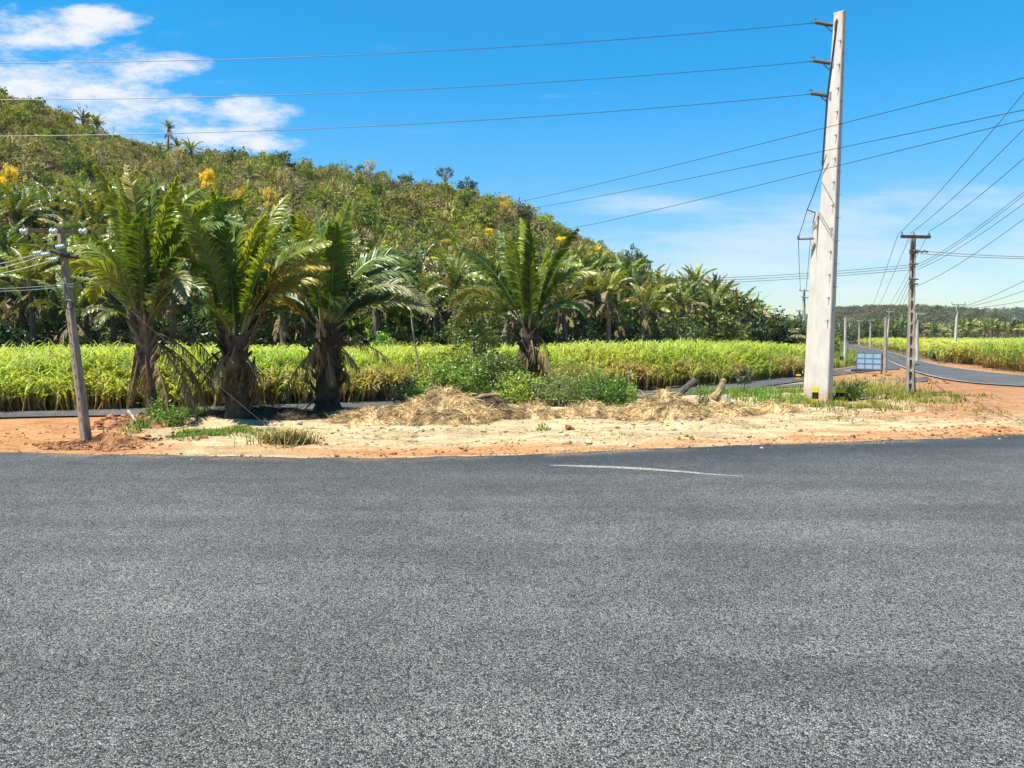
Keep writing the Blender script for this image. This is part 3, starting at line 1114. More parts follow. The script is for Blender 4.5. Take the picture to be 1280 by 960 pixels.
def gen_belt(r):
    px = r.uniform(1095, 1350)
    Y = r.uniform(246, 275)
    return ((px - 640) / FPX * Y, Y, px)


for (x, Y, px) in sample_sep(bx, gen_belt, 78, 4.6):
    lab, grp = ('babassu palm in the far belt beyond the right hand cane field', 'palms of the far belt')
    forest_palm((x, Y, float(gz(x, Y)) - .1), bx.uniform(2.2, 5.2), bx.uniform(0.85, 1.15), bx.uniform(0, 6.28), int(bx.integers(6)), lab, grp)

# ------------------------------------------------------------------ broadleaf trees
def broad_mesh(seed, rad, h, col, nclump, per, leaf, spread, trunk=True, mats=None, tcol=(.16, .14, .11), shell=.5, aspect=.55):
    rng = np.random.default_rng(seed)
    mb = MB()
    c = np.array([0, 0, h - rad[2] * 0.9])
    p, cl = clump_points(rng, c, np.array(rad), nclump, per, spread, shell)
    p[:, 2] = np.maximum(p[:, 2], 0.05)
    cc = np.repeat(vary(rng, col, nclump, .3, .12), per, 0) * rng.uniform(.75, 1.25, (len(p), 1))
    leaf_quads(mb, p, leaf, np.clip(cc, .004, .9), 0.5, (p - c) / np.linalg.norm(p - c, axis=1)[:, None] * .5, aspect, rng=rng)
    crown = mb.mesh('crown', mats or M_BROAD)
    mb = MB()
    tr = 0.03 * h + .03
    tube(mb, [(0, 0, -.2), (0.02 * h, 0, h * .3), (0, .02 * h, h * .6), (0, 0, h * .85)], [tr, tr * .8, tr * .55, tr * .2], 6, tcol)
    for i in range(min(nclump, 12)):
        q = cl[i]
        z0 = min(q[2] * .6, h * .6)
        tube(mb, [(0, 0, z0), (q[0] * .5, q[1] * .5, (z0 + q[2]) / 2 + .1), q], [tr * .4, tr * .28, tr * .1], 4, tcol, 0, False)
    return crown, mb.mesh('trunk', M_BARK2)


def put_tree(meshes, pos, s, rot, name, label, cat, group=None):
    r = bpy.data.objects.new(name, None)
    COL.objects.link(r)
    r.location = [float(q) for q in pos]
    r.rotation_euler = (0, 0, rot)
    tag(r, label, cat, group)
    for nm, me in zip(('crown', 'trunk'), meshes):
        o = bpy.data.objects.new(nm, me)
        COL.objects.link(o)
        o.parent = r
        o.scale = (s, s, s) if np.isscalar(s) else s
    return r


BT = [broad_mesh(501, (2.3, 2.3, 2.2), 5.0, (0.036, 0.066, 0.014), 70, 26, .34, .38),
      broad_mesh(502, (2.6, 2.6, 1.8), 4.6, (0.05, 0.09, 0.016), 70, 26, .32, .36),
      broad_mesh(503, (1.9, 1.9, 2.2), 4.4, (0.055, 0.075, 0.022), 55, 26, .30, .34),
      broad_mesh(504, (2.2, 2.2, 1.6), 4.0, (0.10, 0.13, 0.025), 55, 24, .30, .36)]
trng = np.random.default_rng(55)
tz = [(-200, 330, 'dark leafy tree in the shade under the palms left of the third verge palm', 'understorey trees at the left'),
      (330, 640, 'dark leafy tree under the palms behind the middle of the cane', 'understorey trees in the middle'),
      (640, 870, 'leafy tree under the palms behind the right half of the cane', 'understorey trees to the right'),
      (870, 1010, 'round green tree in the thicket at the right end of the grove', 'thicket trees at the end of the grove')]


def gen_under(r):
    px = r.uniform(-50, 1000)
    Y = YFOR(px) + (r.uniform(3.0, 12) if px < 860 else r.uniform(.5, 9))
    return ((px - 640) / FPX * Y, Y, px)


for (x, Y, px) in sample_sep(trng, gen_under, 50, 3.0):
    zn = next(q for q in tz if q[0] <= px < q[1])
    k = int(trng.integers(3)) if px < 860 else int(trng.integers(4))
    s = trng.uniform(.5, .85) if px < 870 else trng.uniform(.75, 1.15)
    put_tree(BT[k], (x, Y, float(hz(x, Y)) - .1), s, trng.uniform(0, 6.28), 'leafy_tree', zn[2], 'tree', zn[3])
for (px, pt, pb, Y, k, lab) in [(890, 385, 432, 84, 3, 'pale dry leafed tree at the front of the right thicket'), (955, 385, 430, 96, 0, 'rounded dark green tree beside the tall pole end of the grove'), (985, 398, 428, 104, 1, 'last small round tree of the grove next to the pale poles'),
                            (925, 372, 430, 92, 2, 'bushy tree between the last palms and the tall pole'), (848, 395, 434, 77, 1, 'bright green low tree at the front edge of the grove')]:
    t, b = at(px, pt, Y), at(px, pb, Y)
    s = (t[2] - float(gz(0, Y))) / [5, 4.6, 4.4, 4][k]
    put_tree(BT[k], (t[0], Y, float(gz(0, Y)) - .1), s, px, 'leafy_tree', lab, 'tree')
# trees along the far road
for i, (px, Y, s) in enumerate([(1046, 230, 1.25), (1056, 215, 1.1), (1066, 235, 1.4), (1075, 250, 1.2), (1086, 250, 1.5), (1098, 245, 1.2), (1108, 252, 1.4), (1120, 248, 1.1), (1040, 260, 1.5), (1131, 246, 1.2), (1028, 240, 1.3), (1016, 235, 1.1), (1092, 262, 1.7), (1165, 244, .8), (1215, 243, .85), (1262, 243, .8)]):
    x = (px - 640) / FPX * Y
    put_tree(BT[i % 4], (x, Y, float(gz(x, Y)) - .1), s, i * 1.3, 'leafy_tree', 'leafy tree in the far row where the road meets the low hill' if i < 13 else 'rounded light tree among the far belt of palms', 'tree', 'trees beside the far road' if i < 13 else 'trees in the far palm belt')

# pale large-leafed tree and yellow trees on the slope
PALE = broad_mesh(520, (3.0, 3.0, 2.6), 7.0, (0.16, 0.165, 0.095), 60, 16, .62, .5, aspect=.7)
for (px, py, Y, s, lab) in [(505, 312, 74, .85, 'pale large leafed tree among the palms behind the sapling'), (545, 335, 70, .7, 'second pale large leafed tree lower down beside the first')]:
    p = at(px, py, Y)
    zg = float(hz(p[0], Y))
    put_tree(PALE, (p[0], Y, zg), (s, s, max(p[2] - zg, 3) / 7.0), 1.0, 'leafy_tree', lab, 'tree')
YT = [broad_mesh(531, (2.0, 1.9, 1.5), 5.6, (0.66, 0.50, 0.035), 36, 40, .34, .24, mats=M_FLOWER), broad_mesh(532, (1.8, 1.7, 1.3), 4.8, (0.54, 0.40, 0.075), 30, 28, .34, .26, mats=M_FLOWER), broad_mesh(533, (1.9, 1.9, 1.4), 5.2, (0.46, 0.36, 0.16), 26, 20, .34, .42, mats=M_FLOWER)]
for (px, py, Y, k, s, lab) in [(12, 208, 112, 0, .78, 'bright yellow flowering tree at the far left above the leaning pole'),
                           (260, 213, 120, 0, .78, 'golden flowering tree directly above the second verge palm'),
                           (298, 238, 115, 1, .95, 'orange yellow tree over the second verge palm\'s right fronds'),
                           (338, 236, 118, 1, .9, 'dusty yellow tree between the second and third verge palms'),
                           (353, 213, 135, 2, .8, 'faint ochre flowering tree high on the slope above the third palm'),
                           (222, 186, 165, 2, 1.1, 'pale orange tree just under the crest palms'),
                           (462, 201, 192, 2, .95, 'peach coloured tree standing on the crest'),
                           (610, 286, 135, 0, .68, 'vivid yellow tree up left of the upright middle palm'),
                           (632, 292, 140, 2, .7, 'dull ochre tree beside the vivid yellow one above the middle palm'),
                           (558, 307, 118, 1, .85, 'yellow tree beside the pale leafed tree'),
                           (630, 244, 180, 2, 1.1, 'orange blossom tree high on the right shoulder of the hill'),
                           (632, 252, 172, 1, .95, 'yellow tree just below the orange one on the shoulder'),
                           (701, 296, 150, 0, .72, 'bright yellow tree to the upper right of the middle palm'),
                           (738, 309, 140, 1, .9, 'left half of the joined golden trees on the lower ridge'),
                           (748, 308, 142, 0, .62, 'right half of the joined golden trees on the lower ridge'),
                           (640, 262, 160, 2, .7, 'small ochre tree on the dry hillside under the shoulder')]:
    s *= .82
    p = at(px, py, Y)
    zg = float(hz(p[0], Y))
    hgt = [5.6, 4.8, 5.2][k]
    zs = max((p[2] - zg) / hgt, .5)
    put_tree(YT[k], (p[0], Y, zg), (s, s, zs if zs < 2.0 else 2.0), px * .7, 'flowering_tree', lab, 'tree', 'yellow flowering trees on the hill')

# crest trees: dark round ones and bare ones
DK = broad_mesh(541, (2.4, 2.4, 1.7), 4.4, (0.028, 0.055, 0.02), 50, 26, .34, .34)
UM = broad_mesh(542, (2.4, 2.4, 1.0), 4.6, (0.06, 0.07, 0.035), 30, 22, .3, .3)
for (px, py, Y, m, s, lab) in [(583, 222, 186, DK, 1.05, 'dark round tree standing on the crest'), (556, 210, 190, UM, 1.0, 'grey green umbrella shaped tree on the crest'),
                           (655, 254, 165, DK, .9, 'dark green tree on the right shoulder of the hill'), (790, 306, 152, DK, .8, 'dark tree on the lower ridge right of the golden trees'),
                           (800, 320, 140, UM, .8, 'thin topped grey tree low on the ridge'), (15, 130, 190, DK, 1.3, 'dark bush at the top left of the hill')]:
    p = at(px, py, Y)
    zg = float(hz(p[0], Y))
    hh = 4.4 if m is DK else 4.6
    put_tree(m, (p[0], Y, zg), (s, s, max((p[2] - zg) / hh, .5)), px, 'crest_tree', lab, 'tree')


def bare_tree_mesh(seed, h=4.5):
    rng = np.random.default_rng(seed)
    mb = MB()

    def grow(p, d, ln, r, lvl):
        q = p + d * ln
        m = (p + q) / 2 + rng.normal(size=3) * ln * .06
        tube(mb, [p, m, q], [r, r * .8, r * .55], 4, np.array([.22, .19, .16]) * rng.uniform(.8, 1.2), 0, False)
        if lvl:
            for _ in range(3 if lvl > 1 else 4):
                dd = d + rng.normal(size=3) * .55 + np.array([0, 0, .12])
                grow(q, dd / np.linalg.norm(dd), ln * rng.uniform(.6, .8), r * .5, lvl - 1)
    grow(np.zeros(3), np.array([0, 0, 1.0]), h * .3, h * .02, 4)
    return mb.mesh('bare_tree', M_BARK2)


BARE = [bare_tree_mesh(550 + k) for k in range(3)]
for i, (px, Y) in enumerate([(62, 200), (132, 198), (320, 200), (372, 199), (490, 197), (505, 196), (540, 193), (516, 194), (610, 188), (660, 180), (687, 176), (712, 172), (724, 170), (770, 165), (706, 172), (812, 158), (150, 200), (345, 199), (430, 198), (668, 178), (745, 168), (20, 203)]):
    x = (px - 640) / FPX * Y
    o = bpy.data.objects.new('bare_tree', BARE[i % 3])
    COL.objects.link(o)
    o.location = (x, Y, float(hz(x, Y)))
    o.rotation_euler = (0, 0, i * 1.1)
    s = 0.75 + .35 * ((i * 7) % 5) / 5
    o.scale = (s, s, s)
    tag(o, 'leafless grey tree on the hill crest', 'tree', 'bare trees along the crest')

# ------------------------------------------------------------------ scrub on the hills (uncountable)
def instance_into(mb, proto_v, proto_f, pos, rot, scl, col, jit):
    """write n copies of a prototype into mb (numpy, one mass)"""
    n = len(pos)
    ca, sa = np.cos(rot), np.sin(rot)
    v = proto_v[None] * scl[:, None, :]
    x = v[..., 0] * ca[:, None] - v[..., 1] * sa[:, None]
    y = v[..., 0] * sa[:, None] + v[..., 1] * ca[:, None]
    V = np.stack([x, y, v[..., 2]], -1) + pos[:, None]
    m = proto_v.shape[0]
    C = col[:, None, :] * jit[None] if jit.ndim == 2 else col[:, None, :] * jit
    F = (proto_f[None] + (np.arange(n) * m)[:, None, None]).reshape(-1, proto_f.shape[1])
    mb.add(V.reshape(-1, 3), F, np.clip(C, .003, .9).reshape(-1, 3))


def bush_proto(seed, nclump, per, leaf, spread, rad=(1, 1, .85), bare=False):
    rng = np.random.default_rng(seed)
    mb = MB()
    p, _ = clump_points(rng, np.array([0, 0, .75]), np.array(rad), nclump, per, spread, .35)
    p[:, 2] = np.abs(p[:, 2])
    jit = np.repeat(rng.uniform(.7, 1.3, nclump), per)[:, None] * rng.uniform(.8, 1.2, (len(p), 1))
    leaf_quads(mb, p, leaf, np.repeat(jit, 3, 1), .4, None, .22 if bare else .6, rng=rng)
    v, c = mb.arrays()
    return v, mb.f[0], c


def build_scrub():
    rng = np.random.default_rng(600)
    protos = [bush_proto(601 + k, 26, 13, .245, .17) for k in range(5)] + [bush_proto(611 + k, 22, 8, .48, .24, bare=True) for k in range(3)]
    pal = np.array([(0.215, 0.225, 0.038), (0.165, 0.205, 0.034), (0.225, 0.21, 0.06), (0.11, 0.165, 0.028), (0.24, 0.215, 0.09), (0.205, 0.24, 0.038), (0.045, 0.08, 0.02)])
    n = 5400
    px = rng.uniform(-400, 1040, n)
    s = rng.uniform(0.02, 1.06, n)
    Yb, Yr = YFOR(px) + 4, YRID(px)
    Y = Yb + s * (Yr - Yb)
    X = (px - 640) / FPX * Y
    Z = hill_z(px, Y)
    nz = fbm(X * .06, Y * .06, 4, 91)
    mb = MB()
    size = rng.uniform(.7, 2.1, n) * np.where(rng.random(n) < .12, 1.4, 1)
    size *= np.where(s > .93, .85, 1)
    kind = rng.integers(0, 8, n)
    ci = np.where(rng.random(n) < .5, (sstep(.35, .62, nz) * 4.99).astype(int), rng.integers(0, 7, n))
    ci = np.where(s < .12, 3, ci)
    colr = pal[ci] * rng.uniform(.8, 1.2, (n, 1))
    bare = (kind >= 5) & (rng.random(n) < .30)
    colr[bare] = np.array([.20, .165, .10]) * rng.uniform(.7, 1.15, (int(bare.sum()), 1))
    for k in range(8):
        m = kind == k
        sc3 = np.stack([size[m], size[m], size[m] * rng.uniform(.8, 1.35, m.sum())], -1)
        instance_into(mb, protos[k][0], protos[k][1], np.stack([X, Y, Z - .15], -1)[m], rng.uniform(0, 6.28, m.sum()), sc3, colr[m], protos[k][2])
    o = mb.obj('scrub', M_SCRUB)
    tag(o, 'dry olive and brown scrub covering the hillside', 'scrub', None, 'stuff')
    # low vegetation that fills the floor of the grove
    mb = MB()
    n = 1750
    px = rng.uniform(-400, 1010, n)
    Y = YFOR(px) + 4.0 + 22 * rng.random(n) ** 1.3
    X = (px - 640) / FPX * Y
    Z = hz(X, Y)
    for k in range(5):
        m = rng.integers(0, 5, n) == k
        q = rng.uniform(.7, 1.5, m.sum())
        instance_into(mb, protos[k][0], protos[k][1], np.stack([X, Y, Z - .1], -1)[m], rng.uniform(0, 6.28, m.sum()), np.stack([q, q, q * 1.2], -1), np.array([.035, .055, .016]) * rng.uniform(.6, 1.4, (m.sum(), 1)), protos[k][2])
    tag(mb.obj('undergrowth', M_BROAD), 'dark green undergrowth on the floor of the palm grove', 'undergrowth', None, 'stuff')
    # far ridges: distance haze painted in as paler, bluer leaf colours
    for nm, FH, cols, sz, num, lab in (('far_scrub', FH1, [(.13, .13, .08), (.12, .13, .07), (.14, .13, .09), (.10, .12, .065)], (1.6, 3.4), 3000, 'grey brown scrub on the low far hill'), ('far_forest', FH2, [(.085, .12, .085), (.095, .13, .09), (.105, .135, .09)], (3.5, 6.5), 1700, 'green trees covering the farthest ridge, bluish with painted haze')):
        xx, yy, zz = FH(0)
        idx = rng.integers(0, len(xx), num)
        X, Y, Z = xx[idx] + rng.normal(size=num) * 2, yy[idx] + rng.normal(size=num) * 2, zz[idx]
        mb = MB()
        cols = np.array(cols)
        for k in range(5):
            m = rng.integers(0, 5, num) == k
            q = rng.uniform(*sz, m.sum())
            instance_into(mb, protos[k][0][:4 * 70], protos[k][1][:70], np.stack([X, Y, Z - .6], -1)[m], rng.uniform(0, 6.28, m.sum()), np.stack([q, q, q], -1), cols[rng.integers(0, len(cols), m.sum())] * rng.uniform(.75, 1.25, (m.sum(), 1)), protos[k][2][:280])
        tag(mb.obj(nm, M_SCRUB), lab, 'scrub' if 'scrub' in nm else 'forest', None, 'stuff')


build_scrub()

# ------------------------------------------------------------------ sugar cane
def cane_proto(seed, stalks, leaves, h, w, dry=False, spread=.35):
    rng = np.random.default_rng(seed)
    V, C = [], []
    for _ in range(stalks):
        bx_, by_ = rng.normal(size=2) * spread
        hh = h * rng.uniform(.75, 1.08)
        ln = rng.normal(size=2) * .10
        for j in range(leaves):
            z = hh * (rng.uniform(.2, .5) if (dry and j % 2) else rng.uniform(.25, .8))
            az = rng.uniform(0, 6.283)
            L = rng.uniform(.7, 1.25)
            e = rng.uniform(1.12, 1.5)
            d = np.array([math.cos(az), math.sin(az), 0])
            sd = np.array([-d[1], d[0], 0]) * w * rng.uniform(.7, 1.2)
            p0 = np.array([bx_ + ln[0] * z, by_ + ln[1] * z, z])
            p1 = p0 + (d * math.cos(e) + np.array([0, 0, math.sin(e)])) * L * .5
            e2 = e - rng.uniform(.2, 1.2)
            p2 = p1 + (d * math.cos(e2) + np.array([0, 0, math.sin(e2)])) * L * .35
            e3 = e2 - rng.uniform(.5, 1.4)
            p3 = p2 + (d * math.cos(e3) + np.array([0, 0, math.sin(e3)])) * L * .28
            V.append([p0 - sd * .6, p0 + sd * .6, p1 + sd, p1 - sd])
            V.append([p1 - sd, p1 + sd, p2 + sd * .8, p2 - sd * .8])
            V.append([p2 - sd * .8, p2 + sd * .8, p3 + sd * .1, p3 - sd * .1])
            if z < .30 * hh:
                c = np.array([1.12, .98, 1.5]) * rng.uniform(.8, 1.25)  # low leaves: dry straw tone, colour brightened to offset the self-shadow
            else:
                c = np.array([1, 1, 1]) * rng.uniform(.75, 1.25) * (np.array([1.15, .97, 1]) if rng.random() < .3 else 1)
            C += [c] * 12
        # stalk
        p0, p1 = np.array([bx_, by_, -.05]), np.array([bx_ + ln[0] * hh, by_ + ln[1] * hh, hh * .75])
        for ax in (np.array([1, 0, 0]), np.array([0, 1, 0])):
            V.append([p0 - ax * .018, p0 + ax * .018, p1 + ax * .012, p1 - ax * .012])
            C += [np.array([1.1, .75, 1.7])] * 4
    V = np.array(V).reshape(-1, 3)
    return V, np.arange(len(V)).reshape(-1, 4), np.array(C)


def poly_mask(X, Y, P):
    ins = np.zeros(len(X), bool)
    n = len(P)
    j = n - 1
    for i in range(n):
        xi, yi, xj, yj = P[i][0], P[i][1], P[j][0], P[j][1]
        c = ((yi > Y) != (yj > Y)) & (X < (xj - xi) * (Y - yi) / (yj - yi + 1e-12) + xi)
        ins ^= c
        j = i
    return ins


CANE = np.array([0.315, 0.39, 0.085])


def build_cane():
    rng = np.random.default_rng(700)
    near = [cane_proto(701 + k, 5, 5, 2.15, .026) for k in range(6)]
    dry = [cane_proto(721 + k, 4, 8, .75, .026, True) for k in range(3)]
    far = [cane_proto(711 + k, 5, 3, 2.1, .05, False, .6) for k in range(4)]
    # left field
    mb = MB()

    def scatter(X, Y, protos, sxy, sz, colr):
        kind = rng.integers(0, len(protos), len(X))
        for k in range(len(protos)):
            m = kind == k
            q = sxy * rng.uniform(.85, 1.2, m.sum())
            instance_into(mb, protos[k][0], protos[k][1], np.stack([X, Y, gz(X, Y)], -1)[m], rng.uniform(0, 6.28, m.sum()), np.stack([q, q, ((sz if np.isscalar(sz) else sz[m]) * rng.uniform(.88, 1.1, m.sum()))], -1), colr[m], protos[k][2])

    def colours(X, Y):
        n = fbm(X * .15, Y * .3, 4, 81)
        c = CANE * rng.uniform(.8, 1.2, (len(X), 1))
        c[:, 0] *= 1 + (n - .47) * .6
        return c
    # front band
    n = 9500
    x0 = rng.uniform(-33, 19, n)
    d = 0.75 + 10 * rng.random(n) ** 1.25
    Y = roadFarY(x0) + d + .35 * (fbm(x0 * .5, x0 * 0, 3, 82) - .5)
    pxx = 640 + FPX * x0 / Y
    keep = (Y < YFOR(pxx) - 2) & (pxx > -330) & (pxx < 1012)
    X, Y, d = x0[keep], Y[keep], d[keep]
    m = d > 1.5
    hgt = 0.62 + .38 * fbm(X * .2, Y * .2, 3, 83) + .09 * sstep(2, 14, X)
    hgt = hgt * (.62 + .38 * sstep(.9, 3.0, d))
    scatter(X[m], Y[m], near, 1.0, hgt[m], colours(X[m], Y[m]))
    e = rng.random(len(X)) < .5
    q = (~m) & e
    scatter(X[q], Y[q], near, .95, .48, colours(X[q], Y[q]))
    q = (d < 1.5) & (rng.random(len(X)) < .38) & (fbm(X * .4, X * 0, 3, 99) > .42)
    scatter(X[q], Y[q] - .15, dry, 1.05, 1.0, np.array([.36, .32, .13]) * rng.uniform(.6, 1.3, (q.sum(), 1)))
    # the rest
    n = 6700
    px = rng.uniform(-380, 1010, n)
    Y0 = rng.uniform(30, 112, n)
    X = (px - 640) / FPX * Y0
    keep = (Y0 > roadFarY(X) + 8) & (Y0 < YFOR(px) - .5)
    X, Y = X[keep], Y0[keep]
    scatter(X, Y, far, 1.25, .83, colours(X, Y))
    o = mb.obj('sugar_cane', M_CANE)
    tag(o, 'bright yellow green sugar cane in the field behind the verge palms', 'sugar cane', None, 'stuff')
    # right field
    mb = MB()
    off = offset(MR_F[::-1], 1.8)  # on the far side
    off = resample(MR_F, 2.0)
    g = np.gradient(off, axis=0)
    g /= np.linalg.norm(g, axis=1)[:, None]
    nr = np.stack([g[:, 1], -g[:, 0]], -1)
    sgn = np.sign((nr * np.array([1.0, 0.6])).sum(1))[:, None]
    bnd = off + nr * sgn * (2.6 + 1.3 * fbm(np.arange(len(off)) * .3, np.arange(len(off)) * 0.0, 3, 84)[:, None])
    poly = [tuple(q) for q in bnd if q[1] < 240] + [(128, 243), (300, 243), (300, 30)]
    n = 78000
    Y = np.exp(rng.uniform(math.log(38), math.log(243), n))
    px = rng.uniform(1020, 1440, n)
    X = (px - 640) / FPX * Y
    keep = poly_mask(X, Y, poly)
    X, Y = X[keep], Y[keep]
    pr = np.where(Y < 85, 1.0, np.clip(85 / Y, .3, 1)) * np.where(Y < 60, 1, .7)
    k = rng.random(len(X)) < pr * .5
    X, Y = X[k], Y[k]
    m = Y < 72
    scatter(X[m], Y[m], near, 1.1, .90, colours(X[m], Y[m]))
    scatter(X[~m], Y[~m], far, 1.7, .93, colours(X[~m], Y[~m]))
    print('right cane', m.sum(), (~m).sum())
    # dry fringe along the road
    kk = rng.integers(0, len(bnd), 500)
    X, Y = bnd[kk, 0] + rng.normal(size=500) * .5, bnd[kk, 1] + rng.normal(size=500) * .5
    q = Y < 160
    scatter(X[q], Y[q], dry, 1.1, .9, np.array([.22, .20, .06]) * rng.uniform(.7, 1.3, (q.sum(), 1)))
    o = mb.obj('sugar_cane', M_CANE)
    tag(o, 'sugar cane in the field beyond the main road at the right', 'sugar cane', None, 'stuff')


build_cane()

# ------------------------------------------------------------------ grass and weeds
def blades(mb, X, Y, h, w, col, rng, lean=.5):
    n = len(X)
    Z = gh(X, Y)
    az = rng.uniform(0, 6.283, n)
    d = np.stack([np.cos(az), np.sin(az), np.zeros(n)], -1)
    sd = np.stack([-d[:, 1], d[:, 0], np.zeros(n)], -1) * (w * rng.uniform(.7, 1.3, n))[:, None]
    hh = (h * rng.uniform(.5, 1.3, n))[:, None]
    p0 = np.stack([X, Y, Z - .01], -1)
    ll = lean * rng.uniform(.2, 1.3, (n, 1))
    p1 = p0 + np.array([0, 0, 1]) * hh * .6 + d * hh * ll * .4
    p2 = p0 + np.array([0, 0, 1]) * hh * (1 - .25 * ll) + d * hh * ll * 1.1
    V = np.stack([p0 - sd, p0 + sd, p1 + sd * .8, p1 - sd * .8, p2], 1).reshape(-1, 3)
    k = np.arange(n)[:, None] * 5
    nb = mb.n
    mb.add(V, k + np.array([[0, 1, 2, 3]]), np.repeat(col, 5, 0))
    mb.f.append(k + np.array([[3, 2, 4]]) + nb)
    mb.fm.append(0)


def patch(mb, rng, px, py, rx, ry, n, h, w, col, lean=.6, amt=.3):
    """grass in an ellipse given by two photo-ground radii (pixels)"""
    c = G(px, py)
    ax = abs(G(px + rx, py)[0] - c[0])
    ay = abs(G(px, py - ry)[1] - c[1])
    r = np.sqrt(rng.random(n)) * (1 + .25 * rng.normal(size=n) * .6)
    a = rng.uniform(0, 6.283, n)
    X, Y = c[0] + ax * r * np.cos(a), c[1] + ay * r * np.sin(a)
    k = fbm(X * 2.2, Y * 2.2, 3, 95) > .40
    X, Y = X[k], Y[k]
    ok = (Y > edgeY(X) + .3)
    X, Y = X[ok], Y[ok]
    blades(mb, X, Y, np.full(len(X), h), w, vary(rng, col, len(X), amt, .15), rng, lean)


grng = np.random.default_rng(800)
mb = MB()
GG, GY, GS = (0.12, 0.20, 0.03), (0.25, 0.24, 0.06), (0.36, 0.29, 0.13)
for (px, py, rx, ry, n, h, w, c) in [(285, 542, 62, 7, 2600, .14, .012, GG), (250, 548, 30, 4, 500, .1, .012, GG), (215, 527, 26, 12, 700, .32, .02, GG), (970, 497, 85, 7, 4600, .34, .014, (.14, .235, .035)), (900, 494, 40, 5, 1300, .26, .012, (.15, .215, .035)), (1095, 492, 60, 9, 3800, .34, .012, (.20, .22, .045)), (1050, 505, 55, 5, 1500, .25, .014, GY), (1085, 508, 60, 5, 900, .18, .014, GY), (1180, 497, 60, 3, 700, .16, .014, (.1, .15, .03)), (1150, 503, 40, 5, 600, .2, .014, GY), (1090, 484, 50, 4, 1500, .55, .014, GS), (1060, 512, 60, 4, 500, .16, .014, (.11, .15, .03)), (1210, 513, 50, 5, 300, .12, .014, GY),
                                 (900, 510, 60, 5, 700, .12, .014, GY), (760, 545, 40, 4, 160, .06, .012, GG), (678, 535, 10, 3, 120, .1, .012, GG), (640, 555, 30, 4, 120, .05, .012, GG), (930, 532, 40, 4, 250, .06, .012, GG), (1085, 522, 60, 4, 260, .07, .012, GG), (860, 552, 60, 3, 120, .05, .012, GY), (740, 505, 60, 6, 900, .22, .016, GG), (500, 515, 22, 4, 300, .2, .016, GG), (590, 556, 60, 4, 120, .05, .012, GG), (1010, 520, 50, 4, 300, .07, .012, GY)]:
    patch(mb, grng, px, py, rx, ry, n, h, w, c)
tag(mb.obj('grass', M_GRASS), 'patchy short green grass and weeds on the sandy verge', 'grass', None, 'stuff')
# roadside grass beside the main road
mb = MB()
n = 9000
Y = np.exp(grng.uniform(math.log(46), math.log(190), n))
px = grng.uniform(1010, 1100, n)
X = (px - 640) / FPX * Y
nearx = np.interp(Y, MR_N[:, 1], MR_N[:, 0])
k = (X < nearx - .6) & (Y > roadFarY(X) + 1.2) & (Y > 52)
X, Y = X[k], Y[k]
c = vary(grng, (.15, .19, .04), len(X), .3, .2)
blades(mb, X, Y, np.full(len(X), .7), .05, c, grng, .6)
tag(mb.obj('grass', M_GRASS), 'tall light grass on the bank left of the main road', 'grass', None, 'stuff')

# dry tuft
mb = MB()
c = G(358, 558)
n = 700
X, Y = c[0] + grng.normal(size=n) * .30, c[1] + grng.normal(size=n) * .2
blades(mb, X, Y, np.full(n, .42), .012, vary(grng, (.27, .23, .09), n, .4, .2), grng, 1.0)
tag(mb.obj('grass_tuft', M_DRY, loc=c), 'dry yellow brown grass tuft alone near the asphalt edge', 'grass tuft')

# ------------------------------------------------------------------ shrubs
def shrub(px, pb, pt, wpx, Y, col, leaf, label, seed, dens=1.0, mat=M_BROAD, aspect=.6, nm='shrub', group=None):
    rng = np.random.default_rng(seed)
    b = at(px, pb, Y)
    b[2] = float(gh(b[0], b[1]))
    h = at(px, pt, Y)[2] - b[2]
    rx = wpx / FPX * Y / 2
    root = thing(nm, label, 'shrub', b, group)
    mb = MB()
    ncl = int((28 + 26 * rx * h) * dens)
    p, cl = clump_points(rng, b + np.array([0, 0, h * .52]), np.array([rx, min(rx, 1.3), h * .5]), ncl, 34, .13 + .05 * rx, .3)
    p[:, 2] = np.maximum(p[:, 2], b[2] + .03)
    cc = np.repeat(vary(rng, col, ncl, .3, .12), 34, 0) * rng.uniform(.75, 1.25, (len(p), 1))
    leaf_quads(mb, p, leaf, np.clip(cc, .004, .9), .5, None, aspect, rng=rng)
    mb.obj('foliage', mat, root)
    mb = MB()
    for i in range(min(ncl, 22)):
        q = cl[i]
        s = b + np.array([(q[0] - b[0]) * .3 + rng.normal() * .08, (q[1] - b[1]) * .3, -.05])
        tube(mb, [s, (s + q) / 2 + rng.normal(size=3) * .08, q], [.022, .015, .006], 4, (.12, .095, .065), 0, False)
    mb.obj('stem', M_BARK2, root)
    return root


SG1, SG2, SG3, SG4 = (0.115, 0.205, 0.03), (0.16, 0.245, 0.036), (0.125, 0.165, 0.055), (0.21, 0.235, 0.055)
shrub(545, 500, 452, 60, 28.0, SG2, .11, 'bright green shrub at the left end of the shrub line above the straw heap', 901)
shrub(585, 498, 446, 70, 28.6, SG1, .11, 'green shrub right behind the peak of the big straw heap', 902)
shrub(622, 500, 440, 62, 29.2, SG3, .10, 'dark green shrub at the foot of the vine covered tree', 903)
shrub(650, 508, 465, 62, 27.4, SG2, .11, 'light green shrub in front of the upright palm trunk', 904)
shrub(700, 512, 468, 66, 27.0, SG3, .09, 'grey green weedy shrub just right of the upright palm trunk', 905)
shrub(745, 508, 468, 70, 27.6, SG1, .10, 'broad mid green shrub between the upright palm and dead sapling', 906)
shrub(775, 503, 478, 40, 28.2, SG2, .09, 'low green shrub beside the pale dead sapling', 907)
shrub(525, 503, 482, 36, 26.6, SG2, .09, 'small bright green bush where the shrub line ends at the road', 908)
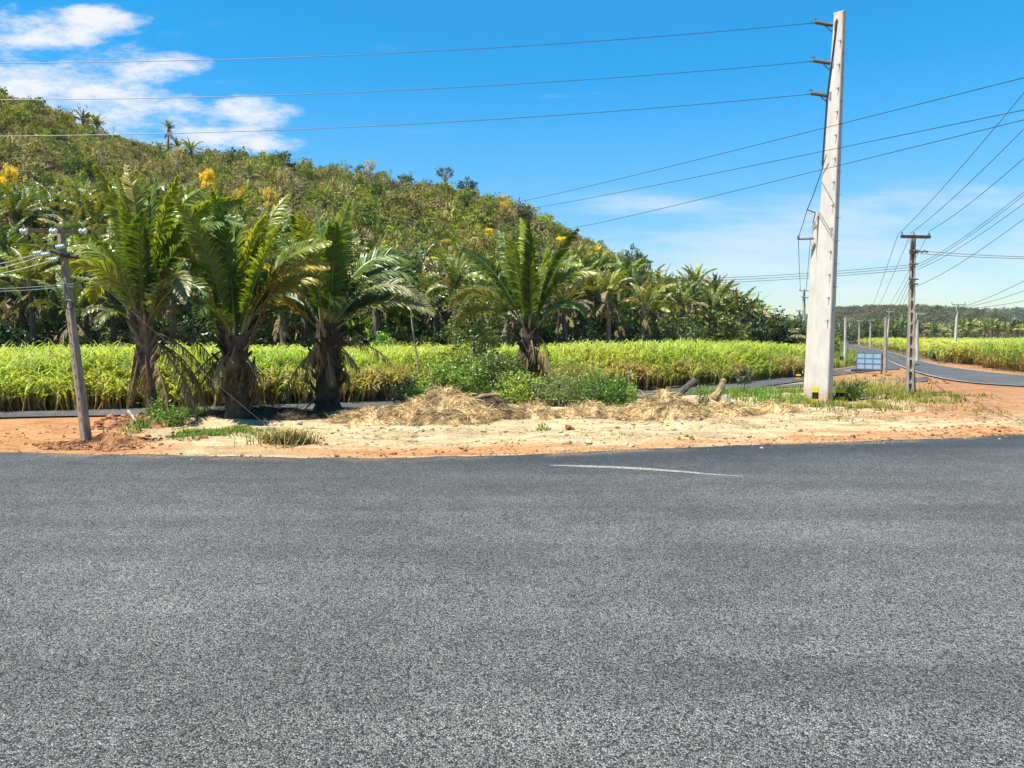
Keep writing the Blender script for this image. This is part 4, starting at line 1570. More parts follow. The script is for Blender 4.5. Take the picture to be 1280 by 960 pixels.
shrub(510, 497, 474, 44, 28.0, (.02, .032, .015), .09, 'low bush darkened by painted shade at the left of the shrub line', 909)  # near-black leaf colour paints in the shadow patch beside the shrubs
shrub(720, 500, 452, 60, 29.0, SG4, .09, 'yellowish tall weeds behind the shrub line', 910)
shrub(878, 500, 480, 16, 27.2, SG2, .07, 'little green weed growing beside the leaning log', 911, .5)
shrub(200, 532, 500, 30, 22.0, SG2, .08, 'small ferny green plant at the foot of the first verge palm', 912, .6)
shrub(222, 536, 512, 34, 21.6, SG1, .08, 'low green weed between the first and second verge palms', 913, .6)
shrub(1066, 500, 476, 40, 30.0, SG2, .08, 'leafy weed bush behind the right striped marker', 914, .6)
shrub(1020, 0, 0, 1, 1, SG2, .08, 'x', 915) if False else None
shrub(483, 436, 418, 36, 54, SG2, .2, 'rounded bright bush at the back edge of the cane behind the third palm', 916)
shrub(1172, 448, 432, 22, 84, SG3, .2, 'dark bush in front of the right hand cane beside the road', 917, .6)


def vine_tree(px, pb, pt, wpx, Y, label, seed, col):
    rng = np.random.default_rng(seed)
    b = at(px, pb, Y)
    b[2] = float(gh(b[0], b[1]))
    h = at(px, pt, Y)[2] - b[2]
    rx = wpx / FPX * Y / 2
    root = thing('leafy_tree', label, 'tree', b)
    mb = MB()
    ncl = 105
    z = rng.random(ncl) ** .8
    a = rng.uniform(0, 6.283, ncl)
    rr = rx * (0.45 + .55 * np.sin(z * 2.6)) * rng.uniform(.3, 1, ncl)
    c = b + np.stack([np.cos(a) * rr, np.sin(a) * rr, .3 + z * (h - .3)], -1)
    p = np.repeat(c, 30, 0) + rng.normal(size=(ncl * 30, 3)) * np.array([.17, .17, .11])
    cc = np.repeat(vary(rng, col, ncl, .35, .15), 30, 0) * rng.uniform(.75, 1.25, (len(p), 1))
    leaf_quads(mb, p, .14, np.clip(cc, .004, .9), .5, None, .6, rng=rng)
    mb.obj('crown', M_BROAD, root)
    mb = MB()
    tube(mb, [b + np.array([0, 0, -.1]), b + np.array([.1, 0, h * .4]), b + np.array([-.05, 0, h * .75]), b + np.array([0, 0, h * .95])], [.09, .075, .05, .02], 6, (.2, .17, .13))
    for i in range(16):
        q = c[i]
        s = b + np.array([0, 0, (q[2] - b[2]) * .7])
        tube(mb, [s, (s + q) / 2, q], [.035, .025, .01], 4, (.17, .14, .11), 0, False)
    mb.obj('trunk', M_BARK2, root)


vine_tree(590, 500, 362, 88, 31.5, 'vine covered leafy tree left of the upright middle palm', 930, (.14, .185, .045))
vine_tree(632, 500, 452, 44, 29.8, 'creeper tangle climbing beside the upright middle palm trunk', 931, (.12, .155, .04))

# sapling with a slender leaning stem
b = at(524, 490, 30.5)
b[2] = 0
root = thing('slender_tree', 'slender pale stemmed sapling leaning left above the cane', 'tree', b)
mb = MB()
t1, t2 = at(520, 440, 30.5), at(512, 372, 30.5)
tube(mb, [b, at(523, 465, 30.5), t1, at(515, 405, 30.5), t2], [.05, .045, .04, .03, .015], 6, (.36, .32, .27))
rng = np.random.default_rng(940)
tips = []
for i in range(12):
    q = t2 + np.array([rng.normal() * .8, rng.normal() * .7, rng.uniform(-.4, .7)])
    tips.append(q)
    tube(mb, [t2 + np.array([0, 0, -.3]), (t2 + q) / 2 + np.array([0, 0, .1]), q], [.015, .01, .005], 4, (.25, .22, .17), 0, False)
mb.obj('trunk', M_BARK2, root)
mb = MB()
p = np.repeat(np.array(tips), 55, 0) + rng.normal(size=(12 * 55, 3)) * np.array([.3, .3, .13])
leaf_quads(mb, p, .15, vary(rng, (.09, .14, .025), len(p), .35), .9, None, .55, rng=rng)
mb.obj('crown', M_BROAD, root)

# small dark-leafed plant by the tall pole
b = ground_at(930, 494)
root = thing('young_tree', 'small round headed young tree on a thin stem left of the tall pole', 'tree', b)
mb = MB()
tp = at(930, 462, b[1])
tube(mb, [b, (b + tp) / 2 + np.array([.02, 0, 0]), tp], [.025, .02, .01], 5, (.2, .17, .13))
mb.obj('trunk', M_BARK2, root)
mb = MB()
rng = np.random.default_rng(941)
p, _ = clump_points(rng, at(930, 471, b[1]), np.array([.3, .3, .38]), 26, 14, .07, .2)
leaf_quads(mb, p, .13, vary(rng, (.075, .105, .06), len(p), .4), .3, None, .5, rng=rng)
mb.obj('crown', M_BROAD, root)

# pale dead sapling
b = ground_at(787, 499)
mb = MB()
Y = b[1]
tube(mb, [b, at(786.5, 485, Y), at(786, 472, Y)], [.03, .026, .02], 5, (.36, .32, .25))
for pts in ([(786, 480), (778, 481), (770, 477), (764, 468), (756, 462)], [(786, 472), (790, 465), (792, 455)], [(786, 476), (781, 466)], [(770, 477), (768, 470), (770, 463)]):
    tube(mb, [at(q[0], q[1], Y + .1 * i) for i, q in enumerate(pts)], np.linspace(.018, .006, len(pts)), 4, (.34, .30, .23))
tag(mb.obj('dead_sapling', M_BARK2, loc=b), 'pale leafless sapling with bent branches right of the shrubs', 'tree')

# ------------------------------------------------------------------ straw heaps, mound, logs, clods
def heap(name, px, pb, pt, wpx, Y, label, seed, col, strands, depth=1.1, cat='heap', slen=.5, dark=.6, lumps=3):
    rng = np.random.default_rng(seed)
    strands = int(strands * 0.9)
    c = at(px, pb, Y)
    c[2] = float(gh(c[0], c[1]))
    h = at(px, pt, Y)[2] - c[2]
    rx = wpx / FPX * Y / 2
    n = 110
    u = np.linspace(-1, 1, n)
    U, Vv = np.meshgrid(u, u, indexing='ij')

    def hf(U, Vv):
        r2 = U ** 2 + Vv ** 2
        base = np.clip(1 - r2, 0, 1) ** .8
        nzz = fbm(U * lumps + seed, Vv * lumps, 5, seed)
        fine = fbm(U * lumps * 4 + seed, Vv * lumps * 4, 4, seed + 5)
        return (base * (.35 + .75 * nzz) + .32 * np.exp(-(U ** 2 + Vv ** 2) * 7)) * h + base ** .5 * (fine - .45) * .55 * min(h, .7) + base ** .5 * (fbm(U * lumps * 9, Vv * lumps * 9, 3, seed + 2) - .45) * .16 * min(h, .7) - .05 * (r2 > .9)
    Z = hf(U, Vv)
    X, Yy = c[0] + U * rx, c[1] + Vv * depth
    zg = gh(X, Yy)
    P = np.stack([X, Yy, zg + Z - .03], -1)
    nz = fbm(X * 3, Yy * 3, 4, seed + 9)
    cc = np.asarray(col) * (.30 + 1.15 * sstep(.3, .6, nz))[..., None]
    mb = MB()
    mb.add(P.reshape(-1, 3), grid_faces(n, n), cc.reshape(-1, 3), 0)
    # straws lying over it
    a = rng.uniform(0, 6.283, strands)
    r = np.sqrt(rng.random(strands)) * 1.02
    su, sv = r * np.cos(a), r * np.sin(a)
    z = hf(su, sv)
    x, y = c[0] + su * rx, c[1] + sv * depth
    p = np.stack([x, y, gh(x, y) + z + rng.uniform(-.03, .05, strands)], -1)
    az = rng.normal(size=strands) * .9 + np.where(su > 0, 0, math.pi)
    tilt = rng.normal(size=strands) * .35 - .3
    d = np.stack([np.cos(az) * np.cos(tilt), np.sin(az) * np.cos(tilt), np.sin(tilt)], -1)
    L = slen * .8 * rng.uniform(.15, 1.2, (strands, 1)) ** 1.5
    w = np.cross(d, rng.normal(size=(strands, 3)))
    w /= np.linalg.norm(w, axis=1)[:, None]
    w *= rng.uniform(.003, .009, (strands, 1))
    m = p + d * L * .5 + np.array([0, 0, .05]) * rng.uniform(0, 1.6, (strands, 1))
    e = p + d * L
    e[:, 2] = np.maximum(e[:, 2], gh(e[:, 0], e[:, 1]) + .01)
    V = np.stack([p - w, p + w, m + w, m - w, e], 1).reshape(-1, 3)
    k = np.arange(strands)[:, None] * 5
    nb = mb.n
    sc_ = vary(rng, np.asarray(col) * 1.05, strands, .55, .10) * np.where(rng.random((strands, 1)) < .22, .35, 1)
    mb.add(V, k + np.array([[0, 1, 2, 3]]), np.repeat(sc_, 5, 0), 1)
    mb.f.append(k + np.array([[3, 2, 4]]) + nb)
    mb.fm.append(1)
    o = mb.obj(name, [M_CLOD, M_DRY], loc=c)
    tag(o, label, cat)
    return o


ST = (0.42, 0.305, 0.155)
heap('straw_heap', 556, 528, 489, 150, 22.6, 'big pointed heap of dry straw and roots in the middle of the verge', 31, ST, 5200, 1.2, slen=.45)
heap('straw_heap', 470, 530, 512, 115, 22.3, 'lower rough straw heap left of the big pointed one beside the palm', 32, ST, 3000, 1.0, slen=.4)
heap('straw_heap', 612, 520, 495, 70, 23.4, 'dark rooty heap joined to the right side of the big straw heap', 33, (.22, .16, .10), 1800, .9, slen=.4)
heap('straw_heap', 665, 520, 504, 70, 23.4, 'thin low straw pile below the grey green shrub', 34, ST, 1500, .8, slen=.4)
heap('straw_heap', 740, 519, 505, 110, 23.6, 'long flat straw pile below the dead sapling', 35, ST, 2000, .8, slen=.4)
heap('straw_heap', 830, 523, 492, 110, 23.6, 'rounded straw heap at the foot of the leaning dark log', 36, ST, 3800, 1.1, slen=.45)
heap('straw_heap', 905, 519, 504, 90, 24.2, 'low straw pile right of the leaning log near the grass', 37, ST, 2000, .8, slen=.4)
heap('straw_heap', 965, 517, 503, 70, 25.0, 'last faded straw pile in front of the tall concrete pole', 38, ST, 1200, .7, slen=.4)
heap('root_mound', 330, 530, 508, 170, 23.0, 'dark mound of roots and rotten leaves with painted palm shade under the second and third verge palms', 39, (.06, .045, .03), 2600, .9, cat='mound', slen=.6, lumps=4)  # dark soil and roots, with the crowns' shadow painted into the colour
heap('soil_mound', 140, 556, 541, 90, 17.9, 'low heap of reddish soil around the leaning utility pole', 40, (.27, .13, .06), 60, .6, cat='mound', slen=.15, lumps=5)
heap('soil_mound', 172, 534, 524, 70, 20.8, 'small reddish clod heap at the foot of the first verge palm', 41, (.25, .13, .07), 150, .6, cat='mound', slen=.3, lumps=5)


def log(name, pts, r, col, label, cat='log', n=8):
    mb = MB()
    P = resample(np.array(pts), .08)
    rng = np.random.default_rng(len(label))
    rr = np.interp(np.linspace(0, 1, len(P)), np.linspace(0, 1, len(r)), r) * (1 + .12 * rng.normal(size=len(P)))
    tube(mb, P, rr, n, np.asarray(col) * rng.uniform(.7, 1.25, (len(P), 1)))
    tag(mb.obj(name, M_BARK, loc=P[0]), label, cat)


log('log', [at(846, 497, 24.6), at(856, 486, 24.7), at(868, 476, 24.9)], [.10, .11, .10], (.10, .085, .075), 'dark thick log sticking up at a slant out of the straw')
log('tree_stump', [at(892, 500, 25.6), at(899, 489, 25.6), at(905, 474, 25.7)], [.16, .13, .08], (.33, .25, .14), 'straw coloured leaning stump between the log and young tree', 'stump')
log('branch', [at(590, 500, 23.0), at(604, 495, 23.1), at(624, 493.5, 23.2)], [.07, .06, .04], (.30, .22, .14), 'pale broken branch lying across the right side of the straw heap', 'branch')
log('stick', [at(160, 513, 20.6), at(166, 521, 20.5), at(172, 529, 20.4)], [.03, .035, .03], (.55, .52, .46), 'white stick leaning beside the first verge palm', 'stick', 5)
log('branch', [at(372, 520, 23.2), at(385, 508, 23.2), at(397, 494, 23.3)], [.03, .025, .02], (.09, .07, .05), 'thin dark branch leaning against the third palm trunk', 'branch', 5)
log('stake', [at(909, 505, 25.2), at(907.5, 498, 25.2), at(907, 493, 25.2)], [.07, .06, .045], (.55, .55, .55), 'short pale stake by the straw coloured stump', 'stake', 5)
log('stone_slab', [at(843, 523, 22.6), at(855, 521, 22.7), at(866, 520.5, 22.7)], [.05, .07, .05], (.45, .38, .27), 'flat pale stone on the sand in front of the rounded straw heap', 'stone', 7)


def clod_mesh(mb, p, r, rng, col):
    # lumpy low sphere
    t = (1 + 5 ** .5) / 2
    v = np.array([(-1, t, 0), (1, t, 0), (-1, -t, 0), (1, -t, 0), (0, -1, t), (0, 1, t), (0, -1, -t), (0, 1, -t), (t, 0, -1), (t, 0, 1), (-t, 0, -1), (-t, 0, 1)], float)
    v /= np.linalg.norm(v[0])
    f = np.array([(0, 11, 5), (0, 5, 1), (0, 1, 7), (0, 7, 10), (0, 10, 11), (1, 5, 9), (5, 11, 4), (11, 10, 2), (10, 7, 6), (7, 1, 8), (3, 9, 4), (3, 4, 2), (3, 2, 6), (3, 6, 8), (3, 8, 9), (4, 9, 5), (2, 4, 11), (6, 2, 10), (8, 6, 7), (9, 8, 1)])
    v = v * (1 + .28 * rng.normal(size=(12, 1))) * np.array([1.2, 1, .7]) * r
    a = rng.uniform(0, 6.28)
    v = np.stack([v[:, 0] * math.cos(a) - v[:, 1] * math.sin(a), v[:, 0] * math.sin(a) + v[:, 1] * math.cos(a), v[:, 2]], -1)
    mb.add(v + p, f, col)


crng = np.random.default_rng(61)
mb = MB()
OR, BR_, SA = (.30, .14, .06), (.20, .12, .07), (.40, .31, .20)
for (px, py, rx, ry, n, r, col) in [(115, 553, 55, 9, 700, .03, OR), (150, 560, 28, 4, 260, .026, OR), (165, 528, 35, 8, 200, .05, OR), (210, 550, 60, 10, 160, .03, BR_), (430, 545, 120, 12, 120, .025, SA), (640, 550, 200, 14, 160, .022, SA), (900, 545, 220, 14, 260, .024, SA), (1150, 525, 120, 14, 260, .02, OR), (1200, 538, 90, 6, 200, .022, OR), (640, 566, 260, 3, 180, .02, OR), (1000, 548, 200, 5, 200, .018, OR), (1180, 500, 90, 8, 120, .02, OR), (1000, 512, 90, 8, 160, .03, SA), (1090, 470, 50, 8, 120, .05, OR), (100, 540, 110, 14, 160, .02, OR), (500, 535, 200, 8, 200, .03, SA), (850, 528, 160, 7, 220, .03, SA)]:
    c = G(px, py)
    ax, ay = abs(G(px + rx, py)[0] - c[0]), abs(G(px, py - ry)[1] - c[1])
    for _ in range(n):
        q, a = math.sqrt(crng.random()), crng.uniform(0, 6.28)
        x, y = c[0] + ax * q * math.cos(a), c[1] + ay * q * math.sin(a)
        if y < edgeY(x) + .05:
            continue
        rr = r * math.exp(crng.normal() * .45)
        clod_mesh(mb, np.array([x, y, float(gh(x, y)) + rr * .3]), rr, crng, np.array(col) * crng.uniform(.6, 1.2))
for _ in range(900):
    x = crng.uniform(-16, 24)
    y = float(edgeY(x)) - abs(crng.normal()) * .35 + .12
    rr = .011 * math.exp(crng.normal() * .5)
    clod_mesh(mb, np.array([x, y, .05 + rr * .3]), rr, crng, np.array(OR if crng.random() < .6 else SA) * crng.uniform(.5, 1.1))
tag(mb.obj('rubble', M_CLOD), 'small clods and pebbles strewn over the sandy verge', 'rubble', None, 'stuff')
for (px, py, r, lab) in [(711, 539, .12, 'brown clod on the sand, upper of the two below the long straw pile'), (711, 554, .12, 'brown clod on the sand, lower of the two nearest the asphalt'), (598, 522, .09, 'dark clod at the right foot of the big straw heap'), (305, 535, .16, 'reddish lump of soil in front of the second verge palm trunk'), (771, 535, .06, 'tiny brown clod alone on the sand below the rounded straw heap')]:
    p = ground_at(px, py)
    mb = MB()
    clod_mesh(mb, p + np.array([0, 0, r * .35]), r, crng, np.array([.20, .12, .06]))
    clod_mesh(mb, p + np.array([r * .8, -.02, r * .2]), r * .55, crng, np.array([.20, .12, .06]))
    tag(mb.obj('clod', M_CLOD, loc=p), lab, 'clod')

# ------------------------------------------------------------------ poles
def hsec(w, d, tf, tw):
    """H section: flanges across x at y = +-d/2"""
    a, b = w / 2, d / 2
    return [(-a, -b), (a, -b), (a, -b + tf), (tw / 2, -b + tf), (tw / 2, b - tf), (a, b - tf), (a, b), (-a, b), (-a, b - tf), (-tw / 2, b - tf), (-tw / 2, -b + tf), (-a, -b + tf)]


def pole_axes(rot, p0, p1):
    z = (p1 - p0) / np.linalg.norm(p1 - p0)
    ax = np.array([math.cos(rot), math.sin(rot), 0])
    ay = np.cross(z, ax)
    ay /= np.linalg.norm(ay)
    ax = np.cross(ay, z)
    return ax, ay, z


def insulator(mb, p, d, L, r, n=6, mat=0):
    """ribbed rod insulator from p along d"""
    d = d / np.linalg.norm(d)
    pts, rad = [], []
    for i in range(n):
        t = i / n
        for (dt, k) in ((0, .45), (.25 / n, 1.0), (.55 / n, 1.0), (.8 / n, .45)):
            pts.append(p + d * L * (t + dt))
            rad.append(r * k)
    tube(mb, pts, rad, 8, (.5, .5, .5), mat)


# --- tall tapered concrete pole
b = ground_at(1023.5, 503)
YP = b[1]
top = at(1050, 18, YP - .1)
root = thing('concrete_pole', 'very tall pale tapered concrete power pole with step bolts at the right', 'power pole', b)
TALL = root
rot = math.atan2(-b[0], b[1]) * 0 + math.radians(-44)
ax, ay, az_ = pole_axes(rot, b, top)
mb = MB()
w0, d0, w1, d1 = .84, .50, .35, .30
ch = .03


def rect(w, d, c):
    a, e = w / 2, d / 2
    return [(-a + c, -e), (a - c, -e), (a, -e + c), (a, e - c), (a - c, e), (-a + c, e), (-a, e - c), (-a, -e + c)]


loft(mb, rect(w0, d0, ch), rect(w1, d1, ch), b - np.array([0, 0, .3]), top, ax, ay, levels=12)
mb.obj('shaft', M_CONC, root)
mb = MB()
box(mb, top + az_ * .03, (w1 * 1.02, d1 * 1.02, .06), axes=np.array([ax, ay, az_]))
mb.obj('cap', M_CONC, root)
Hh = np.linalg.norm(top - b)
for i in range(26):
    t = .22 + i * .0295
    p = b + (top - b) * t
    w = w0 + (w1 - w0) * t
    d = d0 + (d1 - d0) * t
    mb = MB()
    s = 1 if i % 2 else -1
    if s < 0:    # on the wide face, near its right edge
        q = p + ax * (w * .36) - ay * (d * .5)
        tube(mb, [q, q - ay * .13 - ax * .05], .012, 5)
        tube(mb, [q + az_ * .055, q - az_ * .055], .022, 5)
    else:        # on the shaded narrow side
        q = p + ax * (w * .5) - ay * d * .1
        tube(mb, [q - ax * .03, q + ax * .17], .012, 5)
        tube(mb, [q - ax * .02, q + ax * .02], .035, 6)
    mb.obj('step_bolt', M_STEEL, root)
ATT = []
for (py, pxe) in ((29, 1015), (77, 1013), (118, 1010)):
    tt = at(pxe, py, YP - .4)[2] + .03
    k = (tt - b[2]) / (top[2] - b[2])
    p = b + (top - b) * k - ax * (w0 + (w1 - w0) * k) * .5
    e = at(pxe, py, YP - .4)
    mb = MB()
    d = e - p
    insulator(mb, p + d * .08 + np.array([0, 0, .06]), d, np.linalg.norm(d) * .78, .075, 9)
    io = mb.obj('insulator', M_PORC, root)
    mb = MB()
    tube(mb, [p - d * .15, p + d * .1 + np.array([0, 0, .05])], .03, 6)
    tube(mb, [p + d * .85 + np.array([0, 0, .06]), e], .035, 6)
    tube(mb, [p + d * .8 + np.array([0, 0, .1]), p + d * .88 + np.array([0, 0, .22]), p + d * 1.0 + np.array([0, 0, .14])], .018, 5)
    tube(mb, [p + np.array([0, 0, -.25]), p + d * .4 + np.array([0, 0, -.02])], .022, 5)
    mb.obj('clamp', M_STEEL, io)
    mb = MB()
    box(mb, p + ax * .1 - ay * .16, (.06, .06, .28), axes=np.array([ax, ay, az_]))
    mb.obj('bracket', M_STEEL, root)
    ATT.append(e)
# jumper that runs down the pole's left edge
mb = MB()
pts = []
for t in np.linspace(.985, .62, 16):
    p = b + (top - b) * t
    w = w0 + (w1 - w0) * t
    d = d0 + (d1 - d0) * t
    pts.append(p - ax * (w * (.5 - .42 * max(0, (t - .80) / .19))) - ay * (d * .5 + .03))
tube(mb, pts, .028, 5)
mb.obj('down_lead', M_WIRE, root)

# --- shorter notched pole just behind it
b2 = np.array([*at(1011, 480, YP + .75)[:2], 0])
t2 = at(1020.5, 266, YP + .75)
root2 = thing('concrete_pole', 'shorter notched concrete pole standing close behind the tall one', 'power pole', b2)
mb = MB()
ax2, ay2, az2 = pole_axes(R(-44), b2, t2)
loft(mb, hsec(.32, .28, .08, .10), hsec(.17, .15, .045, .06), b2 - np.array([0, 0, .2]), t2, ax2, ay2, levels=4)
for i in range(34):
    t = .06 + i * .027
    p = b2 + (t2 - b2) * t
    box(mb, p - ax2 * (.16 - .07 * t), (.05, .14, .05), axes=np.array([ax2, ay2, az2]))
mb.obj('shaft', M_CONC, root2)
mb = MB()
q = b2 + (t2 - b2) * (1 - .17)
armend = at(998, 299, YP + .6)
qa = at(1017, 298, YP + .6)
tube(mb, [qa, armend], [.05, .04], 6)
tube(mb, [at(1009, 262, YP + .6), at(1019, 266, YP + .7)], .025, 5)
mb.obj('arm', M_STEEL, root2)
mb = MB()
insulator(mb, armend + np.array([0, 0, -.02]), np.array([0, 0, 1.0]), .16, .05, 3)
mb.obj('insulator', M_PORC, root2)


def hpole(label, b, top, w, rot, arms=(), mat=M_CONC3, name='concrete_pole', rungs=True, group=None, ins=3, insmat=M_PORC, taper=.62):
    b, top = np.asarray(b, float), np.asarray(top, float)
    root = thing(name, label, 'utility pole', b, group)
    ax, ay, az = pole_axes(rot, b, top)
    mb = MB()
    d = w * .85
    if rungs:
        loft(mb, hsec(w, d, w * .26, w * .22), hsec(w * taper, d * taper, w * .26 * taper, w * .22 * taper), b - np.array([0, 0, .2]), top, ay, ax, levels=6)
        n = max(3, int(np.linalg.norm(top - b) / .8))
        for i in range(n):
            t = .08 + .6 * i / n
            p = b + (top - b) * t
            k = 1 - (1 - taper) * t
            box(mb, p, (d * .48 * k, w * .9 * k, .12), axes=np.array([ax, ay, az]))
    else:
        loft(mb, rect(w, w, w * .12), rect(w * taper, w * taper, w * .1), b - np.array([0, 0, .2]), top, ax, ay, levels=6)
    mb.obj('shaft', mat, root)
    for (drop, ln, thick, arot) in arms:
        mb = MB()
        c = top - az * drop
        da = np.array([math.cos(arot), math.sin(arot), 0])
        db = np.cross(az, da)
        c = c - db * (w * .5 * taper + thick * .5)
        box(mb, c, (ln, thick, thick * 1.25), axes=np.array([da, db, az]))
        arm = mb.obj('crossarm', M_WOOD if mat is M_CONC2 else mat, root)
        if ins:
            for k in range(ins):
                mb = MB()
                s = (-.47, -.06 if ins == 3 else .47, .47)[k]
                p = c + da * ln * s + az * thick * .6
                insulator(mb, p, az, .24 * max(1, ln / 2.4) if ln > 1.5 else .14, .06 if ln > 1.5 else .035, 2)
                mb.obj('insulator', insmat, root)
    return root


# dark right utility pole
b = ground_at(1137, 493)
YR = b[1]
RT = at(1141.5, 296, YR)
rp = hpole('dark stained concrete utility pole with a timber crossarm in front of the main road', b, RT, .36, R(-20), [(.02, 1.35, .10, R(8))], M_CONC2)
mb = MB()
for py in (313, 316, 330, 349, 355):
    p = at(1141, py, YR - .14)
    tube(mb, [p + np.array([-.16, 0, 0]), p + np.array([.22, -.02, 0])], .035, 5)
for i in range(6):
    p = at(1142 + i * 3.2, 314 + (i % 2) * .8, YR - .2)
    tube(mb, [p, p + np.array([.06, 0, 0])], .05, 6)
mb.obj('bracket', M_PORC, rp)
# weedy thin post at its foot
mb = MB()
tube(mb, [ground_at(1143.5, 491), at(1143, 475, YR + .1), at(1142.5, 455, YR + .1)], [.045, .04, .035], 6, (.07, .05, .04))
tube(mb, [at(1142.5, 457, YR + .1), at(1147, 455, YR + .1), at(1150, 456, YR)], .02, 5, (.07, .05, .04))
tag(mb.obj('thin_post', M_BARK2, loc=ground_at(1143.5, 491)), 'thin dark post leaning against the dark right utility pole', 'post')

# leaning left utility pole
b = ground_at(110, 553)
YL = b[1]
LT = at(75.5, 287, YL + .05)
LP = thing('utility_pole', 'weathered leaning utility pole with dark timber arms at the left', 'utility pole', b)
mb = MB()
axl, ayl, azl = pole_axes(R(-28), b, LT)
loft(mb, rect(.205, .18, .015), rect(.13, .12, .012), b - np.array([0, 0, .3]), LT, axl, ayl, levels=8)
for i in range(16):
    t = .12 + .05 * i
    p = b + (LT - b) * t - ayl * (.12 - .04 * t)
    box(mb, p, (.05, .012, .03), axes=np.array([axl, ayl, azl]))
mb.obj('shaft', M_POLE, LP)
mb = MB()
arm0, arm1 = at(27, 288, YL - .15), at(112, 289.5, YL - .15)
da = (arm1 - arm0) / np.linalg.norm(arm1 - arm0)
box(mb, (arm0 + arm1) / 2, (np.linalg.norm(arm1 - arm0), .10, .09), axes=np.array([da, [0, 1, 0], np.cross(da, [0, 1, 0])]))
mb.obj('crossarm', M_WOOD, LP)
mb = MB()
a0, a1 = at(59, 314, YL - .14), at(97, 321, YL - .14)
tube(mb, resample(np.array([a0, at(68, 314, YL - .15), at(80, 319.5, YL - .15), a1]), .05), .045, 8)
mb.obj('crossarm', M_WOOD, LP)
for px in (30, 67, 104):
    mb = MB()
    insulator(mb, at(px - 5, 289, YL - .25), np.array([1, 0, 0.0]), .19, .062, 2)
    mb.obj('insulator', M_GLASS, LP)
for (px, py) in ((42, 317), (52, 318.5), (62, 325), (70, 309)):
    mb = MB()
    insulator(mb, at(px, py, YL - .25), np.array([1, 0, 0.15]), .20, .05, 4)
    mb.obj('insulator', M_GLASS, LP)
mb = MB()
th = np.linspace(0, 2 * math.pi, 20)
cc = at(87, 381, YL - .16)
for k in range(3):
    tube(mb, [cc + np.array([.085 * math.cos(t), -.012 * k, .11 * math.sin(t)]) for t in th], .014, 5)
mb.obj('cable_coil', M_WIRE, LP)
mb = MB()
box(mb, at(80, 361, YL - .16), (.05, .05, .22))
tube(mb, [at(80, 355, YL - .14), at(92, 355.5, YL - .14)], .02, 5)
tube(mb, [at(80, 358, YL - .14), at(92, 358.5, YL - .14)], .02, 5)
mb.obj('bracket', M_STEEL, LP)

# poles along the main road
for (px, pt, pb, w, arm, lab) in [(1197, 380, 449, .30, 1.9, 'white concrete pole with a thin forked crossarm in the right hand cane'),
                              (1146.5, 391, 452, .30, 1.6, 'pale pole with a short crossarm partly hidden behind the dark right pole'),
                              (1112, 389, 438, .30, 1.5, 'leaning pale pole at the right of the road above the billboard'),
                              (1088, 400, 434, .34, 1.9, 'pale pole with a wide crossarm just above the billboard'),
                              (1074, 400, 431, .34, 1.9, 'pale pole with a crossarm left of the billboard pole'),
                              (1062, 404, 430, .34, 0, 'small pale pole without an arm along the road'),
                              (1049, 404, 427, .40, 0, 'farthest but one pale pole where the road disappears'),
                              (1043.5, 407, 426.5, .40, 0, 'farthest tiny pole beside the tall concrete pole')]:
    bb = G(px, pb)
    if bb[1] > 260:
        bb = np.array([(px - 640) / FPX * 255, 255, float(gz(0, 255))])
    lean = 4 if px in (1112, 1197) else 0
    bb2 = G(px - lean, pb) if lean else bb
    tp = at(px + (lean > 0) * 0, pt, bb[1])
    hpole(lab, bb2, tp, w, R(25), [(.1, arm, .12, R(10))] if arm else (), M_CONC3, group='poles along the main road', ins=2 if arm else 0)
# brown wooden post by the billboard and thin grey post left of the road
for (px, pt, pb, w, mat, lab) in [(1106.5, 396, 466, .22, M_CONC2, 'thin brown post beside the billboard'), (1056, 397, 457, .22, M_CONC3, 'thin light post on the grass bank left of the main road')]:
    bb = G(px, pb)
    hpole(lab, bb, at(px + .8, pt, bb[1]), w, R(20), (), mat, 'utility_pole', False)
# pair of far poles left of the tall one
for (px, pt, pb, w, arms, lab) in [(1005, 361, 428, .42, [(.3, 1.7, .12, R(10)), (1.3, 1.3, .12, R(25))], 'far grey pole with two small arms left of the tall pole'),
                               (999, 387, 427, .40, [(.2, 1.2, .12, R(10))], 'shorter far grey pole left of the two armed one'),]:
    Y = 112
    bb = np.array([(px - 640) / FPX * Y, Y, float(gz(0, Y))])
    hpole(lab, bb, at(px, pt, Y), w, R(20), arms, M_CONC3, group='far poles left of the tall pole', ins=2)

# ------------------------------------------------------------------ cables
def cable(A, B, sag, label, r=.017, mat=M_WIRE, group=None, n=40, cat='cable'):
    A, B = np.asarray(A, float), np.asarray(B, float)
    t = np.linspace(0, 1, n)[:, None]
    P = A * (1 - t) + B * t - np.array([0, 0, 1.0]) * (4 * sag * t * (1 - t))
    rr = np.full(n, r) if np.isscalar(r) else np.linspace(r[0], r[1], n)
    mb = MB()
    tube(mb, P, rr, 5)
    o = mb.obj('power_cable', mat, loc=A)
    tag(o, label, cat, group)
    return o


for e, pyl, lab in zip(ATT, (71, 113, 161), ('topmost of the three long cables from the tall pole to the left', 'middle of the three long cables from the tall pole to the left', 'lowest of the three long cables from the tall pole to the left')):
    cable(e, at(-560, pyl - 3 if pyl < 100 else pyl, YP - 2.5), .75, lab, .0125, M_WIRE, 'cables from the tall pole')
for (p0, p1, lab) in [((625, 256), (1300, 89), 'uppermost of three slanting cables that cross the tall pole'), ((640, 263), (1300, 133), 'middle of three slanting cables that cross the tall pole'), ((695, 288), (1300, 142), 'lowest of three slanting cables that cross the tall pole')]:
    A, B = at(*p0, 205 if p0[0] > 690 else 215), at(p1[0] + 60, p1[1] - 12, 15.5)
    cable(A, B, .35, lab, (.05, .0085), M_WIRE, 'cables slanting over the hill')
